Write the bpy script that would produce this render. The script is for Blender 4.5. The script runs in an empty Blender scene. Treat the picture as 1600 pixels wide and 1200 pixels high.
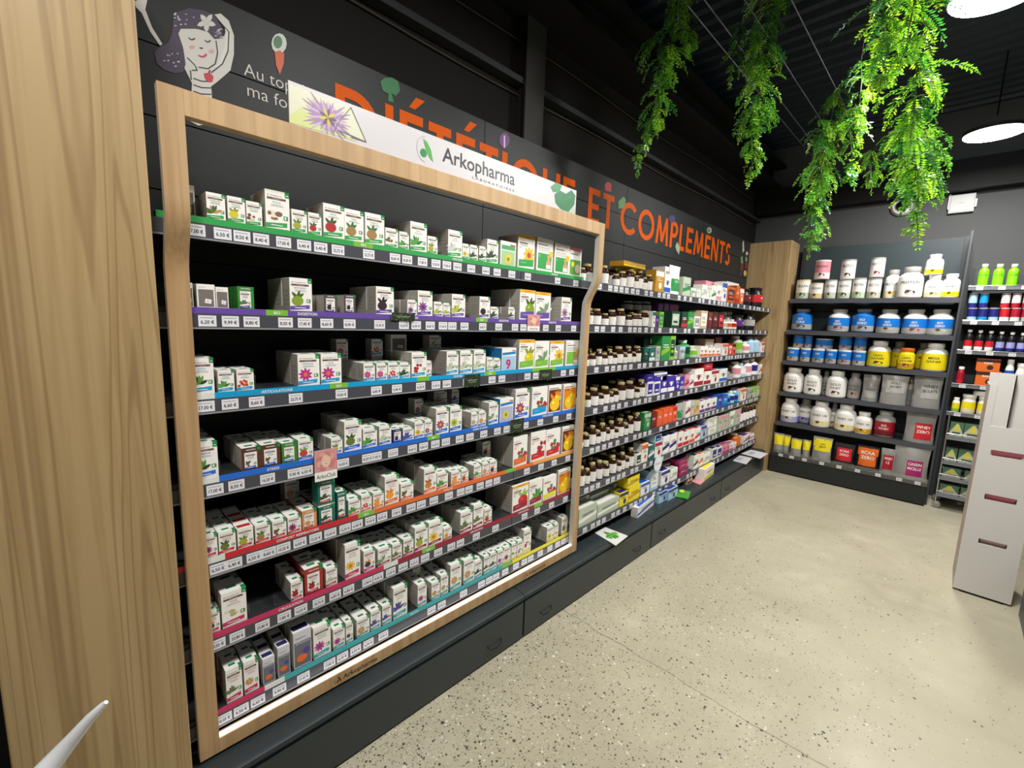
import bpy, math, random
from mathutils import Vector, Matrix
C = bpy.context.scene
COL = C.collection
PI = math.pi
# ---------------------------------------------------------------- camera
FPX = 697.8; CAMZ = 1.58
def rotmat(y, p, r):
    f = Vector((math.sin(y)*math.cos(p), math.cos(y)*math.cos(p), math.sin(p)))
    rt = Vector((math.cos(y), -math.sin(y), 0)); up = rt.cross(f)
    return rt*math.cos(r)+up*math.sin(r), -rt*math.sin(r)+up*math.cos(r), f
RT, UP, FW = rotmat(math.radians(-44.36), math.radians(-8.07), math.radians(2.02))
CAM = Vector((0, 0, CAMZ))
cd = bpy.data.cameras.new('camera'); cam = bpy.data.objects.new('camera', cd); COL.objects.link(cam)
cd.sensor_width = 36; cd.lens = FPX/1600*36; cd.clip_start = 0.02
m = Matrix((( RT.x, UP.x, -FW.x, 0), (RT.y, UP.y, -FW.y, 0), (RT.z, UP.z, -FW.z, CAMZ), (0, 0, 0, 1)))
cam.matrix_world = m
C.camera = cam
# ---------------------------------------------------------------- world, exposure, lights
C.view_settings.view_transform = 'Standard'; C.view_settings.look = 'None'
C.view_settings.gamma = 1; C.view_settings.use_curve_mapping = False
C.view_settings.exposure = -0.17
w = bpy.data.worlds.new('world'); C.world = w; w.use_nodes = True
w.node_tree.nodes['Background'].inputs[0].default_value = (0.9, 0.95, 1, 1)
w.node_tree.nodes['Background'].inputs[1].default_value = 0.015
def area(name, loc, size, power, col=(1, 0.96, 0.9), tgt=None, sizey=None, spread=PI):
    ld = bpy.data.lights.new(name, 'AREA'); ld.energy = power; ld.color = col; ld.size = size; ld.spread = spread
    ld.shape = 'DISK'
    if sizey: ld.shape = 'RECTANGLE'; ld.size_y = sizey
    o = bpy.data.objects.new(name, ld); COL.objects.link(o); o.location = loc
    if tgt: o.rotation_euler = (Vector(tgt)-Vector(loc)).to_track_quat('-Z', 'Y').to_euler()
    return o
LAMPS = [(-0.045, 2.98), (0.02, 4.95), (-0.28, 1.2), (-0.28, -0.2), (1.9, 0.8), (1.9, 3.2)]  # seen pair, then an unseen pair placed to steepen shelf light, unseen fills last
LAMP_P = [66, 56, 40, 32, 9, 9]
for (lx, ly), lp in zip(LAMPS, LAMP_P):
    area('lamp_or_fill_light', (lx, ly, 3.055), 0.30, lp, (1, 0.975, 0.93))
for lx, ly in LAMPS[:2]:                       # sideways spill of the two lamps in view
    ld = bpy.data.lights.new('lamp_spill', 'POINT'); ld.energy = 7; ld.shadow_soft_size = .06; ld.color = (.93, .97, 1)
    o = bpy.data.objects.new('lamp_spill', ld); COL.objects.link(o); o.location = (lx, ly, 2.98)
# ---------------------------------------------------------------- pixel helpers (rays onto real planes)
def at(px, py, ax, val):
    d = RT*((px-800)/FPX)+UP*(-(py-600)/FPX)+FW
    return CAM+d*((val-CAM[ax])/d[ax])
def y_on(px, X, Z):
    k = (px-800)/FPX; a = RT-FW*k           # a.(P-C)=0
    return -(a.x*X+a.z*(Z-CAMZ))/a.y
def x_on(px, Y, Z):
    k = (px-800)/FPX; a = RT-FW*k
    return -(a.y*Y+a.z*(Z-CAMZ))/a.x
def z_on(py, X, Y):
    k = -(py-600)/FPX; a = UP-FW*k
    return CAMZ-(a.x*X+a.y*Y)/a.z
# ---------------------------------------------------------------- materials
MATS = {}
def lin(c): return tuple((v/255/12.92 if v/255 <= .04045 else ((v/255+.055)/1.055)**2.4) for v in c)
def mat(rgb, rough=0.55, metal=0.0, spec=0.5, name=None):
    key = (tuple(rgb), rough, metal, spec)
    if key in MATS: return MATS[key]
    m = bpy.data.materials.new(name or 'paint_%d_%d_%d' % tuple(rgb)); m.use_nodes = True
    b = m.node_tree.nodes['Principled BSDF']
    b.inputs['Base Color'].default_value = (*lin(rgb), 1); b.inputs['Roughness'].default_value = rough
    b.inputs['Metallic'].default_value = metal; b.inputs['Specular IOR Level'].default_value = spec
    MATS[key] = m; return m
def emis(name, col, s):
    m = bpy.data.materials.new(name); m.use_nodes = True; b = m.node_tree.nodes['Principled BSDF']
    b.inputs['Base Color'].default_value = (.8, .8, .8, 1)
    b.inputs['Emission Color'].default_value = (*col, 1); b.inputs['Emission Strength'].default_value = s
    return m
PAL = dict(white=(242,239,233), cream=(226,216,178), lidgold=(196,180,128), azure=(28,118,205), black=(22,22,24), grey=(128,126,122), silver=(168,166,162), dark=(52,50,50),
    green=(40,140,70), lime=(130,190,50), teal=(20,105,100), darkgreen=(20,62,45), palegreen=(186,198,176), blue=(30,95,190), navy=(35,40,120),
    sky=(30,150,210), lightblue=(170,205,225), purple=(100,50,130), violet=(60,45,160), lavender=(160,160,215), magenta=(165,30,100), pink=(225,150,165),
    red=(200,35,45), crimson=(165,25,45), darkred=(110,25,35), orange=(225,105,30), yellow=(242,222,30), gold=(205,150,40), amber=(190,110,20), brown=(105,62,40),
    darkbrown=(55,30,20), beige=(205,185,150), coral=(235,90,60))
def P(n, r=0.5): return mat(PAL[n], r)
def nodes(m): return m.node_tree.nodes, m.node_tree.links, m.node_tree.nodes['Principled BSDF']
def wood(name, c1, c2, c3, sc, ax=2, rough=0.5, dist=1.0, freq=70, amt=.62):
    m = bpy.data.materials.new(name); m.use_nodes = True; N, L, b = nodes(m)
    tc = N.new('ShaderNodeTexCoord'); mp = N.new('ShaderNodeMapping'); L.new(tc.outputs['Object'], mp.inputs[0])
    s = [sc, sc, sc]; s[ax] = sc*0.035; mp.inputs['Scale'].default_value = s
    n1 = N.new('ShaderNodeTexNoise'); n1.inputs['Scale'].default_value = 1.0; n1.inputs['Detail'].default_value = 6; n1.inputs['Distortion'].default_value = dist
    L.new(mp.outputs[0], n1.inputs['Vector'])
    # cathedral-like bands: sin of low frequency noise
    mp2 = N.new('ShaderNodeMapping'); L.new(tc.outputs['Object'], mp2.inputs[0]); s2 = [4.5]*3; s2[ax] = .16; mp2.inputs['Scale'].default_value = s2
    n2 = N.new('ShaderNodeTexNoise'); n2.inputs['Scale'].default_value = 1; n2.inputs['Detail'].default_value = 3; n2.inputs['Distortion'].default_value = .6; L.new(mp2.outputs[0], n2.inputs['Vector'])
    mu = N.new('ShaderNodeMath'); mu.operation = 'MULTIPLY'; mu.inputs[1].default_value = freq; L.new(n2.outputs[0], mu.inputs[0])
    si = N.new('ShaderNodeMath'); si.operation = 'SINE'; L.new(mu.outputs[0], si.inputs[0])
    r1 = N.new('ShaderNodeValToRGB'); r1.color_ramp.elements[0].color = (*lin(c1), 1); r1.color_ramp.elements[1].color = (*lin(c2), 1)
    r1.color_ramp.elements[0].position = .38; r1.color_ramp.elements[1].position = .62; L.new(n1.outputs[0], r1.inputs[0])
    mr = N.new('ShaderNodeMapRange'); mr.inputs[1].default_value = .55; mr.inputs[2].default_value = 1; mr.inputs[3].default_value = 0; mr.inputs[4].default_value = amt; L.new(si.outputs[0], mr.inputs[0])
    mx = N.new('ShaderNodeMix'); mx.data_type = 'RGBA'; L.new(mr.outputs[0], mx.inputs[0]); L.new(r1.outputs[0], mx.inputs[6]); mx.inputs[7].default_value = (*lin(c3), 1)
    L.new(mx.outputs[2], b.inputs['Base Color']); b.inputs['Roughness'].default_value = rough
    return m
M_COLWOOD = wood('column_laminate', (184,157,114), (168,140,97), (130,102,66), 40, 2, .42, .5, 130, .5)
M_OAK = wood('frame_oak_laminate', (192,160,118), (176,142,100), (160,126,88), 42, 2, .5, .4, 90, .35)
M_OAKH = wood('frame_oak_laminate_rail', (196,163,120), (178,144,101), (165,130,92), 26, 2, .5, .4, 60, .35)
M_DARKM = mat((46,49,51), .42, 0, .5, 'anthracite_metal'); M_BASE = mat((43,51,54), .38, 0, .5, 'base_anthracite')
M_PANEL = mat((30,33,34), .5, 0, .35, 'back_panel_anthracite'); M_BLACK = mat((14,14,15), .7, 0, .3, 'matt_black')
M_RAIL = mat((74,75,82), .35, 0, .5, 'price_rail_grey'); M_LBL = mat((232,232,238), .5, 0, .4, 'price_paper'); M_INK = mat((50,48,55), .6, 0, .3, 'print_ink')
M_GREYWALL = mat((86,87,88), .8, 0, .2, 'grey_wall_paint'); M_DARKWALL = mat((33,31,29), .9, 0, .2, 'black_wall_paint')
M_LED = emis('led_strip', (1, 0.98, 1.0), 1.6); M_LAMP = emis('lamp_diffuser', (1, 1, .98), 25)
M_CHROME = mat((200,200,205), .2, 1, .5, 'chrome'); M_ORANGE = mat((218,90,0), .5, 0, .12, 'orange_vinyl'); M_WVINYL = mat((205,203,196), .5, 0, .4, 'white_vinyl')
def acryl():
    m = bpy.data.materials.new('clear_acrylic'); m.use_nodes = True; N, L, b = nodes(m)
    g = N.new('ShaderNodeBsdfGlossy'); g.inputs['Roughness'].default_value = .08; t = N.new('ShaderNodeBsdfTransparent'); t.inputs[0].default_value = (.93, .95, .95, 1)
    mx = N.new('ShaderNodeMixShader'); mx.inputs[0].default_value = .14; L.new(t.outputs[0], mx.inputs[1]); L.new(g.outputs[0], mx.inputs[2]); L.new(mx.outputs[0], N['Material Output'].inputs[0])
    return m
M_ACR = acryl()
def floor_mat():
    m = bpy.data.materials.new('polished_concrete'); m.use_nodes = True; N, L, b = nodes(m)
    tc = N.new('ShaderNodeTexCoord')
    def noise(s, d=4, dist=0):
        n = N.new('ShaderNodeTexNoise'); n.inputs['Scale'].default_value = s; n.inputs['Detail'].default_value = d; n.inputs['Distortion'].default_value = dist; L.new(tc.outputs['Object'], n.inputs['Vector']); return n
    def ramp(src, p0, p1, c0, c1):
        r = N.new('ShaderNodeValToRGB'); r.color_ramp.elements[0].position = p0; r.color_ramp.elements[1].position = p1
        r.color_ramp.elements[0].color = (*c0, 1); r.color_ramp.elements[1].color = (*c1, 1); L.new(src, r.inputs[0]); return r.outputs[0]
    def mix(f, a, c, bl='MIX'):
        x = N.new('ShaderNodeMix'); x.data_type = 'RGBA'; x.blend_type = bl
        if isinstance(f, float): x.inputs[0].default_value = f
        else: L.new(f, x.inputs[0])
        for s, i in ((a, 6), (c, 7)):
            if isinstance(s, tuple): x.inputs[i].default_value = (*s, 1)
            else: L.new(s, x.inputs[i])
        return x.outputs[2]
    def math_(op, a, bb=None, clamp=False):
        x = N.new('ShaderNodeMath'); x.operation = op; x.use_clamp = clamp
        for s, i in ((a, 0), (bb, 1)):
            if s is None: continue
            if isinstance(s, (float, int)): x.inputs[i].default_value = s
            else: L.new(s, x.inputs[i])
        return x.outputs[0]
    base = ramp(noise(1.6, 6, .6).outputs[0], .3, .72, lin((164,157,135)), lin((196,189,166)))
    base = mix(ramp(noise(9, 6).outputs[0], .35, .7, (0, 0, 0), (1, 1, 1)), base, lin((178,171,148)))
    sep = N.new('ShaderNodeSeparateXYZ'); L.new(tc.outputs['Object'], sep.inputs[0])
    # exposed aggregate, dense in a worn band beside the shelving, sparse elsewhere
    dens = N.new('ShaderNodeMapRange'); dens.inputs[1].default_value = -1.3; dens.inputs[2].default_value = .25; dens.inputs[3].default_value = 1; dens.inputs[4].default_value = 0
    L.new(math_('ADD', sep.outputs[0], math_('MULTIPLY', math_('SUBTRACT', noise(1.3, 3).outputs[0], .5), 1.6)), dens.inputs[0])
    dn = N.new('ShaderNodeMapRange'); dn.inputs[1].default_value = .2; dn.inputs[2].default_value = 3.6; dn.inputs[3].default_value = 1; dn.inputs[4].default_value = .1; L.new(sep.outputs[1], dn.inputs[0])
    dmask = math_('MULTIPLY', dens.outputs[0], dn.outputs[0])
    def chips(scale, lo, hi):
        v = N.new('ShaderNodeTexVoronoi'); v.inputs['Scale'].default_value = scale; v.inputs['Randomness'].default_value = 1; L.new(tc.outputs['Object'], v.inputs['Vector'])
        s = N.new('ShaderNodeSeparateColor'); L.new(v.outputs['Color'], s.inputs[0])
        rad = math_('MULTIPLY', s.outputs[0], hi)
        near = math_('LESS_THAN', v.outputs['Distance'], rad)
        keep = math_('LESS_THAN', s.outputs[1], math_('ADD', math_('MULTIPLY', dmask, lo), .035))
        return math_('MULTIPLY', near, keep), s.outputs[2]
    a, ca = chips(90, .9, .48); c2, cb = chips(165, .95, .46); c3, cc = chips(40, .4, .30)
    out = base
    for msk, cv in ((c2, cb), (a, ca), (c3, cc)):
        colr = N.new('ShaderNodeValToRGB'); cr = colr.color_ramp; cr.elements[0].color = (*lin((72,68,58)), 1); cr.elements[1].color = (*lin((222,218,200)), 1)
        e = cr.elements.new(.45); e.color = (*lin((112,105,88)), 1); e = cr.elements.new(.75); e.color = (*lin((140,128,102)), 1); cr.elements[-1].position = 1; L.new(cv, colr.inputs[0])
        out = mix(msk, out, colr.outputs[0])
    # saw joint / hairline crack across the slab
    ck = math_('ABSOLUTE', math_('ADD', math_('SUBTRACT', sep.outputs[1], 1.86), math_('MULTIPLY', math_('SUBTRACT', noise(6, 6).outputs[0], .5), .06)))
    out = mix(math_('MULTIPLY', math_('LESS_THAN', ck, .003), .55), out, lin((90,84,70)))
    L.new(out, b.inputs['Base Color']); 
    rr = ramp(noise(5, 5).outputs[0], .3, .7, (.3, .3, .3), (.5, .5, .5)); L.new(rr, b.inputs['Roughness']); b.inputs['Specular IOR Level'].default_value = .35
    return m
M_FLOOR = floor_mat()
# ---------------------------------------------------------------- mesh builder
_tc = {}
def text2d(s, bold=0.0, sp=1.0):
    k = (s, bold, sp)
    if k in _tc: return _tc[k]
    cu = bpy.data.curves.new('tmp', 'FONT'); cu.body = s; cu.resolution_u = 3; cu.offset = bold; cu.space_character = sp; cu.fill_mode = 'BOTH' if False else 'FRONT'
    o = bpy.data.objects.new('tmp', cu); COL.objects.link(o); dg = bpy.context.evaluated_depsgraph_get(); dg.update()
    me = bpy.data.meshes.new_from_object(o.evaluated_get(dg))
    vs = [(v.co.x, v.co.y) for v in me.vertices]; fs = [tuple(p.vertices) for p in me.polygons]
    # orient faces up
    out = []
    for f in fs:
        A = sum(vs[f[i]][0]*vs[f[(i+1) % len(f)]][1]-vs[f[(i+1) % len(f)]][0]*vs[f[i]][1] for i in range(len(f)))
        out.append(f if A > 0 else f[::-1])
    bpy.data.objects.remove(o); bpy.data.curves.remove(cu); bpy.data.meshes.remove(me)
    x0 = min([v[0] for v in vs] or [0]); vs = [(a-x0, b) for a, b in vs]; wd = max([v[0] for v in vs] or [1])
    _tc[k] = (vs, out, wd); return _tc[k]
CAP = max(v[1] for v in text2d('H')[0])
class MB:
    def __init__(s): s.v = []; s.f = []; s.m = []; s.mats = []
    def mi(s, m):
        if m not in s.mats: s.mats.append(m)
        return s.mats.index(m)
    def face(s, pts, m):
        n = len(s.v); s.v += [tuple(p) for p in pts]; s.f.append(tuple(range(n, n+len(pts)))); s.m.append(s.mi(m))
    def grid(s, vs, fs, m):
        n = len(s.v); s.v += [tuple(p) for p in vs]; k = s.mi(m)
        for f in fs: s.f.append(tuple(n+i for i in f)); s.m.append(k)
    def box(s, a, b, m, mtop=None):
        (x0, y0, z0), (x1, y1, z1) = a, b
        n = len(s.v); s.v += [(x0,y0,z0),(x1,y0,z0),(x1,y1,z0),(x0,y1,z0),(x0,y0,z1),(x1,y0,z1),(x1,y1,z1),(x0,y1,z1)]
        k = s.mi(m); kt = s.mi(mtop) if mtop else k
        for i, f in enumerate(((0,3,2,1),(4,5,6,7),(0,1,5,4),(1,2,6,5),(2,3,7,6),(3,0,4,7))):
            s.f.append(tuple(n+j for j in f)); s.m.append(kt if i == 1 else k)
    def prism(s, poly, fn, m):
        """poly (list of 2d) mapped by fn(u,v,n); neighbours get slightly different heights, like printed layers"""
        p = [Vector(fn(u, v, 0)) for u, v in poly]; s.k = (getattr(s, 'k', 0)+1) % 9
        nn = (p[1]-p[0]).cross(p[2]-p[1])
        if nn.length > 1e-12: nn.normalize(); p = [q+nn*s.k*3.5e-5 for q in p]
        s.face(p, m)
    def extr(s, poly, fn, d, m):
        n = len(poly); a = [fn(u, v, d) for u, v in poly]; b = [fn(u, v, 0) for u, v in poly]
        fs = [tuple(range(n)), tuple(range(2*n-1, n-1, -1))]+[(i, n+i, n+(i+1) % n, (i+1) % n) for i in range(n)]
        s.grid(a+b, fs, m)
    def lathe(s, prof, m, seg=20, c=(0, 0), mats=None):
        n = len(s.v)
        for r, z in prof:
            for i in range(seg):
                a = 2*PI*i/seg; s.v.append((c[0]+r*math.cos(a), c[1]+r*math.sin(a), z))
        for j in range(len(prof)-1):
            k = s.mi(mats[j] if mats else m)
            for i in range(seg):
                i2 = (i+1) % seg
                s.f.append((n+j*seg+i, n+j*seg+i2, n+(j+1)*seg+i2, n+(j+1)*seg+i)); s.m.append(k)
        k = s.mi(mats[-1] if mats else m)
        s.f.append(tuple(n+(len(prof)-1)*seg+i for i in range(seg))); s.m.append(k)
        s.f.append(tuple(n+i for i in range(seg-1, -1, -1))); s.m.append(s.mi(mats[0] if mats else m))
    def tube(s, pts, r, m, seg=6):
        n = len(s.v); k = s.mi(m); pts = [Vector(p) for p in pts]; rs = r if isinstance(r, (list, tuple)) else [r]*len(pts)
        for i, p in enumerate(pts):
            d = (pts[min(i+1, len(pts)-1)]-pts[max(i-1, 0)]).normalized(); u = d.cross(Vector((0, 0, 1)))
            if u.length < .05: u = d.cross(Vector((1, 0, 0)))
            u.normalize(); v = d.cross(u)
            for j in range(seg):
                a = 2*PI*j/seg; s.v.append(tuple(p+(u*math.cos(a)+v*math.sin(a))*rs[i]))
        for i in range(len(pts)-1):
            for j in range(seg):
                j2 = (j+1) % seg; s.f.append((n+i*seg+j, n+i*seg+j2, n+(i+1)*seg+j2, n+(i+1)*seg+j)); s.m.append(k)
        s.f.append(tuple(n+j for j in range(seg))); s.m.append(k); s.f.append(tuple(n+(len(pts)-1)*seg+j for j in range(seg))); s.m.append(k)
    def text(s, t, fn, u, v, h, m, width=None, align='L', bold=0.0, maxw=None, sp=1.0):
        vs, fs, wd = text2d(t, bold, sp)
        if not vs: return 0
        sc = h/CAP; sx = sc
        if width: sx = width/wd
        elif maxw and wd*sc > maxw: sx = maxw/wd
        off = {'L': 0, 'C': -wd*sx/2, 'R': -wd*sx}[align]
        s.grid([fn(u+off+x*sx, v+y*sc, 0) for x, y in vs], fs, m); return wd*sx
    def build(s, name, parent=None, smooth=None, bevel=None):
        me = bpy.data.meshes.new(name); me.from_pydata(s.v, [], s.f)
        for m in s.mats: me.materials.append(m)
        me.polygons.foreach_set('material_index', s.m); me.update()
        if smooth: me.shade_smooth(); me.set_sharp_from_angle(angle=math.radians(smooth))
        o = bpy.data.objects.new(name, me); COL.objects.link(o)
        if parent: o.parent = parent
        if bevel:
            b = o.modifiers.new('bevel', 'BEVEL'); b.width = bevel; b.segments = 2; b.limit_method = 'ANGLE'; b.angle_limit = math.radians(50)
        return o
def circ(cx, cy, rx, ry=None, n=12, a0=0):
    ry = ry or rx
    return [(cx+rx*math.cos(a0+2*PI*i/n), cy+ry*math.sin(a0+2*PI*i/n)) for i in range(n)]
def rect(a, b, c, d): return [(a, b), (c, b), (c, d), (a, d)]
def petal(cx, cy, L, wd, a):
    pts = [(0, 0), (.35*L, -wd/2), (.7*L, -wd*.4), (L, 0), (.7*L, wd*.4), (.35*L, wd/2)]
    ca, sa = math.cos(a), math.sin(a)
    return [(cx+x*ca-y*sa, cy+x*sa+y*ca) for x, y in pts]
# ---------------------------------------------------------------- tagging
LABELS = {}
def tag(o, label, cat, group=None):
    o['label'] = label; o['category'] = cat
    if group: o['group'] = group
    LABELS.setdefault(label, []).append(o)
    return o
def empty(name, loc=(0, 0, 0), rz=0):
    o = bpy.data.objects.new(name, None); COL.objects.link(o); o.location = loc; o.rotation_euler = (0, 0, rz); o.empty_display_size = .05
    return o
def struct(o): o['kind'] = 'structure'; return o
def copy_tree(o, parent=None):
    c = o.copy(); COL.objects.link(c)
    for k in ('label', 'category', 'group'):
        if k in c: del c[k]
    if parent: c.parent = parent
    for ch in [x for x in TREE.get(o.name, [])]:
        d = ch.copy(); COL.objects.link(d); d.parent = c
    return c
TREE = {}
ORD = 'first second third fourth fifth sixth seventh eighth ninth tenth eleventh twelfth thirteenth fourteenth fifteenth sixteenth seventeenth eighteenth nineteenth twentieth twenty-first twenty-second twenty-third twenty-fourth twenty-fifth twenty-sixth twenty-seventh twenty-eighth twenty-ninth thirtieth thirty-first thirty-second thirty-third thirty-fourth thirty-fifth thirty-sixth thirty-seventh thirty-eighth'.split()
rnd = random.Random(7)
# ================================================================ ROOM SHELL
XB = -1.74        # shelving back panel
b = MB(); b.box((-2.2, -2.5, -.05), (4, 6.3, 0), M_FLOOR); struct(b.build('floor'))
b = MB(); b.box((-2.0, -2.5, 0), (-1.86, 6.1, 3.7), M_DARKWALL); struct(b.build('wall_left'))
b = MB(); b.box((-2.0, 6.0, 0), (4, 6.15, 3.7), M_GREYWALL); struct(b.build('wall_back'))
# corrugated black steel deck, ribs running across the aisle
M_DECK = mat((38,46,58), .5, 0, .4, 'black_steel_deck')
b = MB(); pr = []
y = -2.5
while y < 6.2: pr += [(y, 3.62), (y+.05, 3.62), (y+.07, 3.66), (y+.12, 3.66)]; y += .14
vs = [(-2, a, z) for a, z in pr]+[(4, a, z) for a, z in pr]; n = len(pr)
b.grid(vs, [(i, i+1, n+i+1, n+i) for i in range(n-1)], M_DECK); b.box((-2, -2.5, 3.70), (4, 6.2, 3.75), M_DECK); struct(b.build('ceiling'))
# black steel beams along the left wall with a stub column
b = MB()
b.box((-1.86, -2.5, 3.16), (-1.60, 5.99, 3.19), M_BLACK); b.box((-1.75, -2.5, 3.19), (-1.73, 5.99, 3.40), M_BLACK); b.box((-1.86, -2.5, 3.40), (-1.60, 5.99, 3.43), M_BLACK)
b.box((-1.86, -2.5, 2.83), (-1.80, 5.96, 2.86), M_DARKM)
struct(b.build('trim_1'))
b = MB(); b.box((-1.858, 1.86, 2.0), (-1.80, 1.99, 3.16), mat((44,43,42), .7)); b.box((-1.80, 1.85, 2.0), (-1.785, 2.0, 3.16), mat((44,43,42), .7)); struct(b.build('trim_2'))
b = MB(); b.box((-1.85, 5.86, 2.895), (4, 5.999, 3.165), M_BLACK); struct(b.build('trim_3'))
# dusty conduits on the wall above the sign
M_DUST = mat((70,66,60), .9)
for k, (z, x) in enumerate(((2.80, -1.857), (3.06, -1.857))):
    b = MB(); b.tube([(x+.008, yy, z+.01*math.sin(yy*3+k)) for yy in [i*.25-1 for i in range(28)]], .004, M_DUST, 5); struct(b.build('trim_%d' % (4+k)))
# ================================================================ WOODEN COLUMNS
def column(y0, y1, label):
    b = MB(); b.box((XB-.06, y0, 0), (-1.337, y1, 2.52), M_COLWOOD); o = b.build('wooden_end_panel', bevel=.003)
    tag(o, label, 'panel'); return o
column(-.14, .172, 'tall pale oak laminate end panel filling the left edge, nearest the camera')
column(5.49, 5.82, 'tall oak laminate end panel in the far corner between the two shelving runs')
# ================================================================ LEFT GONDOLA RUN
RB = [1.770, 1.532, 1.295, 1.050, .808, .568, .312]           # bottom of price rail, shelf 1..7
SZ = [z+.038 for z in RB]                                      # shelf surface
XF = -1.464                                                    # front of price rail
BAYS = [.182, 1.530, 2.855, 4.185, 5.488]
SHN = ['top', 'second', 'third', 'fourth', 'fifth', 'sixth', 'lowest']
EDGE = ['green', 'purple', 'sky-blue', 'royal-blue', 'orange', 'crimson', 'teal']
BAYN = ['first (nearest) bay', 'second bay', 'third bay', 'last bay by the corner']
for k in range(4):
    y0, y1 = BAYS[k], BAYS[k+1]
    r = empty('shelving_bay', (XB, (y0+y1)/2, 0)); tag(r, 'dark grey metal shelving %s with back panels and base' % BAYN[k], 'shelving', 'shelving bays of the left run')
    ox, oy = XB, (y0+y1)/2
    def sh(a, c): return (a[0]-ox, a[1]-oy, a[2]), (c[0]-ox, c[1]-oy, c[2])
    zs = [.24, .53, .73, .93, 1.13, 1.33, 1.53, 1.73, 1.93, 2.133, 2.33, 2.53]
    for za, zb in zip(zs, zs[1:]):
        b = MB(); b.box(*sh((XB-.02, y0+.002, za+.002), (XB, y1-.002, zb-.002)), M_PANEL); b.build('back_panel', r)
    b = MB(); b.box(*sh((XB-.03, y0+.001, 0), (XB-.021, y0+.02, 2.52)), M_BLACK); b.box(*sh((XB-.04, y0+.001, .1), (XB-.0305, y1-.001, 2.5)), M_BLACK); b.build('upright', r)
    # base plinth with rounded lip
    b = MB(); b.box(*sh((XB, y0+.002, 0), (-1.365, y1-.002, .205)), M_BASE); b.build('plinth', r)
    b = MB(); prof = [(XB+.0, .207), (-1.372, .207), (-1.358, .212), (-1.352, .222), (-1.356, .233), (-1.37, .24), (-1.40, .243), (XB, .243)]
    n = len(prof); vs = [(x-ox, y0+.0015-oy, z) for x, z in prof]+[(x-ox, y1-.0015-oy, z) for x, z in prof]
    b.grid(vs, [tuple(range(n)), tuple(range(2*n-1, n-1, -1))]+[(i, n+i, n+(i+1) % n, (i+1) % n) for i in range(n)], M_BASE); b.build('base_top', r, smooth=40)
    dr = MB(); dr.box(*sh((-1.364, y0+.006, .012), (-1.357, y1-.006, .198)), M_BASE); dr = dr.build('drawer_front', r)
    for hy in (y0+.17, y1-.2):
        b = MB(); b.tube([(-1.357-ox, hy-.045-oy, .085), (-1.345-ox, hy-.035-oy, .072), (-1.343-ox, hy-oy, .066), (-1.345-ox, hy+.035-oy, .072), (-1.357-ox, hy+.045-oy, .085)], .003, mat((30,32,34), .3), 6); b.build('handle', dr, smooth=60)
PRICES = '6,50 8,50 8,40 17,00 6,40 22,75 8,60 8,20 17,80 8,45 9,90 6,20 9,99 8,80 17,45 10,30 9,50 19,90 15,50 12,50 16,20 12,25'.split()
LBL = {}
def price_mesh(p, wd=.042, hh=.03):
    if p in LBL: return LBL[p]
    b = MB(); fn = lambda u, v, n: (.0012+n, u, v)
    b.box((0, -wd/2, 0), (.001, wd/2, hh), M_LBL)
    b.text(p+' €', fn, 0, hh*.25, hh*.30, M_INK, align='C', bold=.02, maxw=wd*.76)
    b.face([fn(u, v, 0) for u, v in rect(-wd*.4, hh*.76, wd*.35, hh*.82)], mat((150,148,155), .6))
    o = b.build('price_label'); LBL[p] = o.data; bpy.data.objects.remove(o); return LBL[p]
SHELF = {}
RS = .015          # the cartons stand on a riser tray behind the colour strip
for s in range(7):
    for k in range(4):
        y0, y1 = BAYS[k]+.002, BAYS[k+1]-.002
        if s == 0 and k == 0: y0 -= .012
        zr, zs = RB[s], SZ[s]
        r = empty('shelf', (XB, (y0+y1)/2, zr)); oy = (y0+y1)/2; SHELF[s, k] = (r, oy)
        tag(r, 'dark grey metal shelf with price rail, %s level, %s' % (SHN[s], BAYN[k]), 'shelf', 'shelves of the left run')
        b = MB(); b.box((.001, y0-oy, zs-zr-.022), (XF-XB-.006, y1-oy, zs-zr), M_DARKM); b.build('shelf_board', r)
        if k < 2:
            b = MB(); b.box((.001, y0-oy, zs-zr+.0003), (XF-XB-.0055, min(y1, 1.998)-oy, zs-zr+.0148), M_DARKM); b.build('riser_tray', r)
        b = MB(); b.box((XF-XB-.006, y0-oy, -.002), (XF-XB, y1-oy, zs-zr), M_RAIL); b.box((XF-XB-.008, y0-oy, -.004), (XF-XB+.003, y1-oy, 0), mat((150,150,155), .3)); b.build('price_rail', r)
STRIPC = {'g': (60,165,85), 'b': (125,190,70), 'p': (108,80,165), 's': (28,160,215), 'r': (35,110,215), 'R': (205,38,48), 'o': (232,110,50), 'y': (240,165,80), 'k': (200,50,95), 'c': (155,28,55), 't': (60,170,175), 'Y': (240,225,50), 'w': (225,228,222)}
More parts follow.
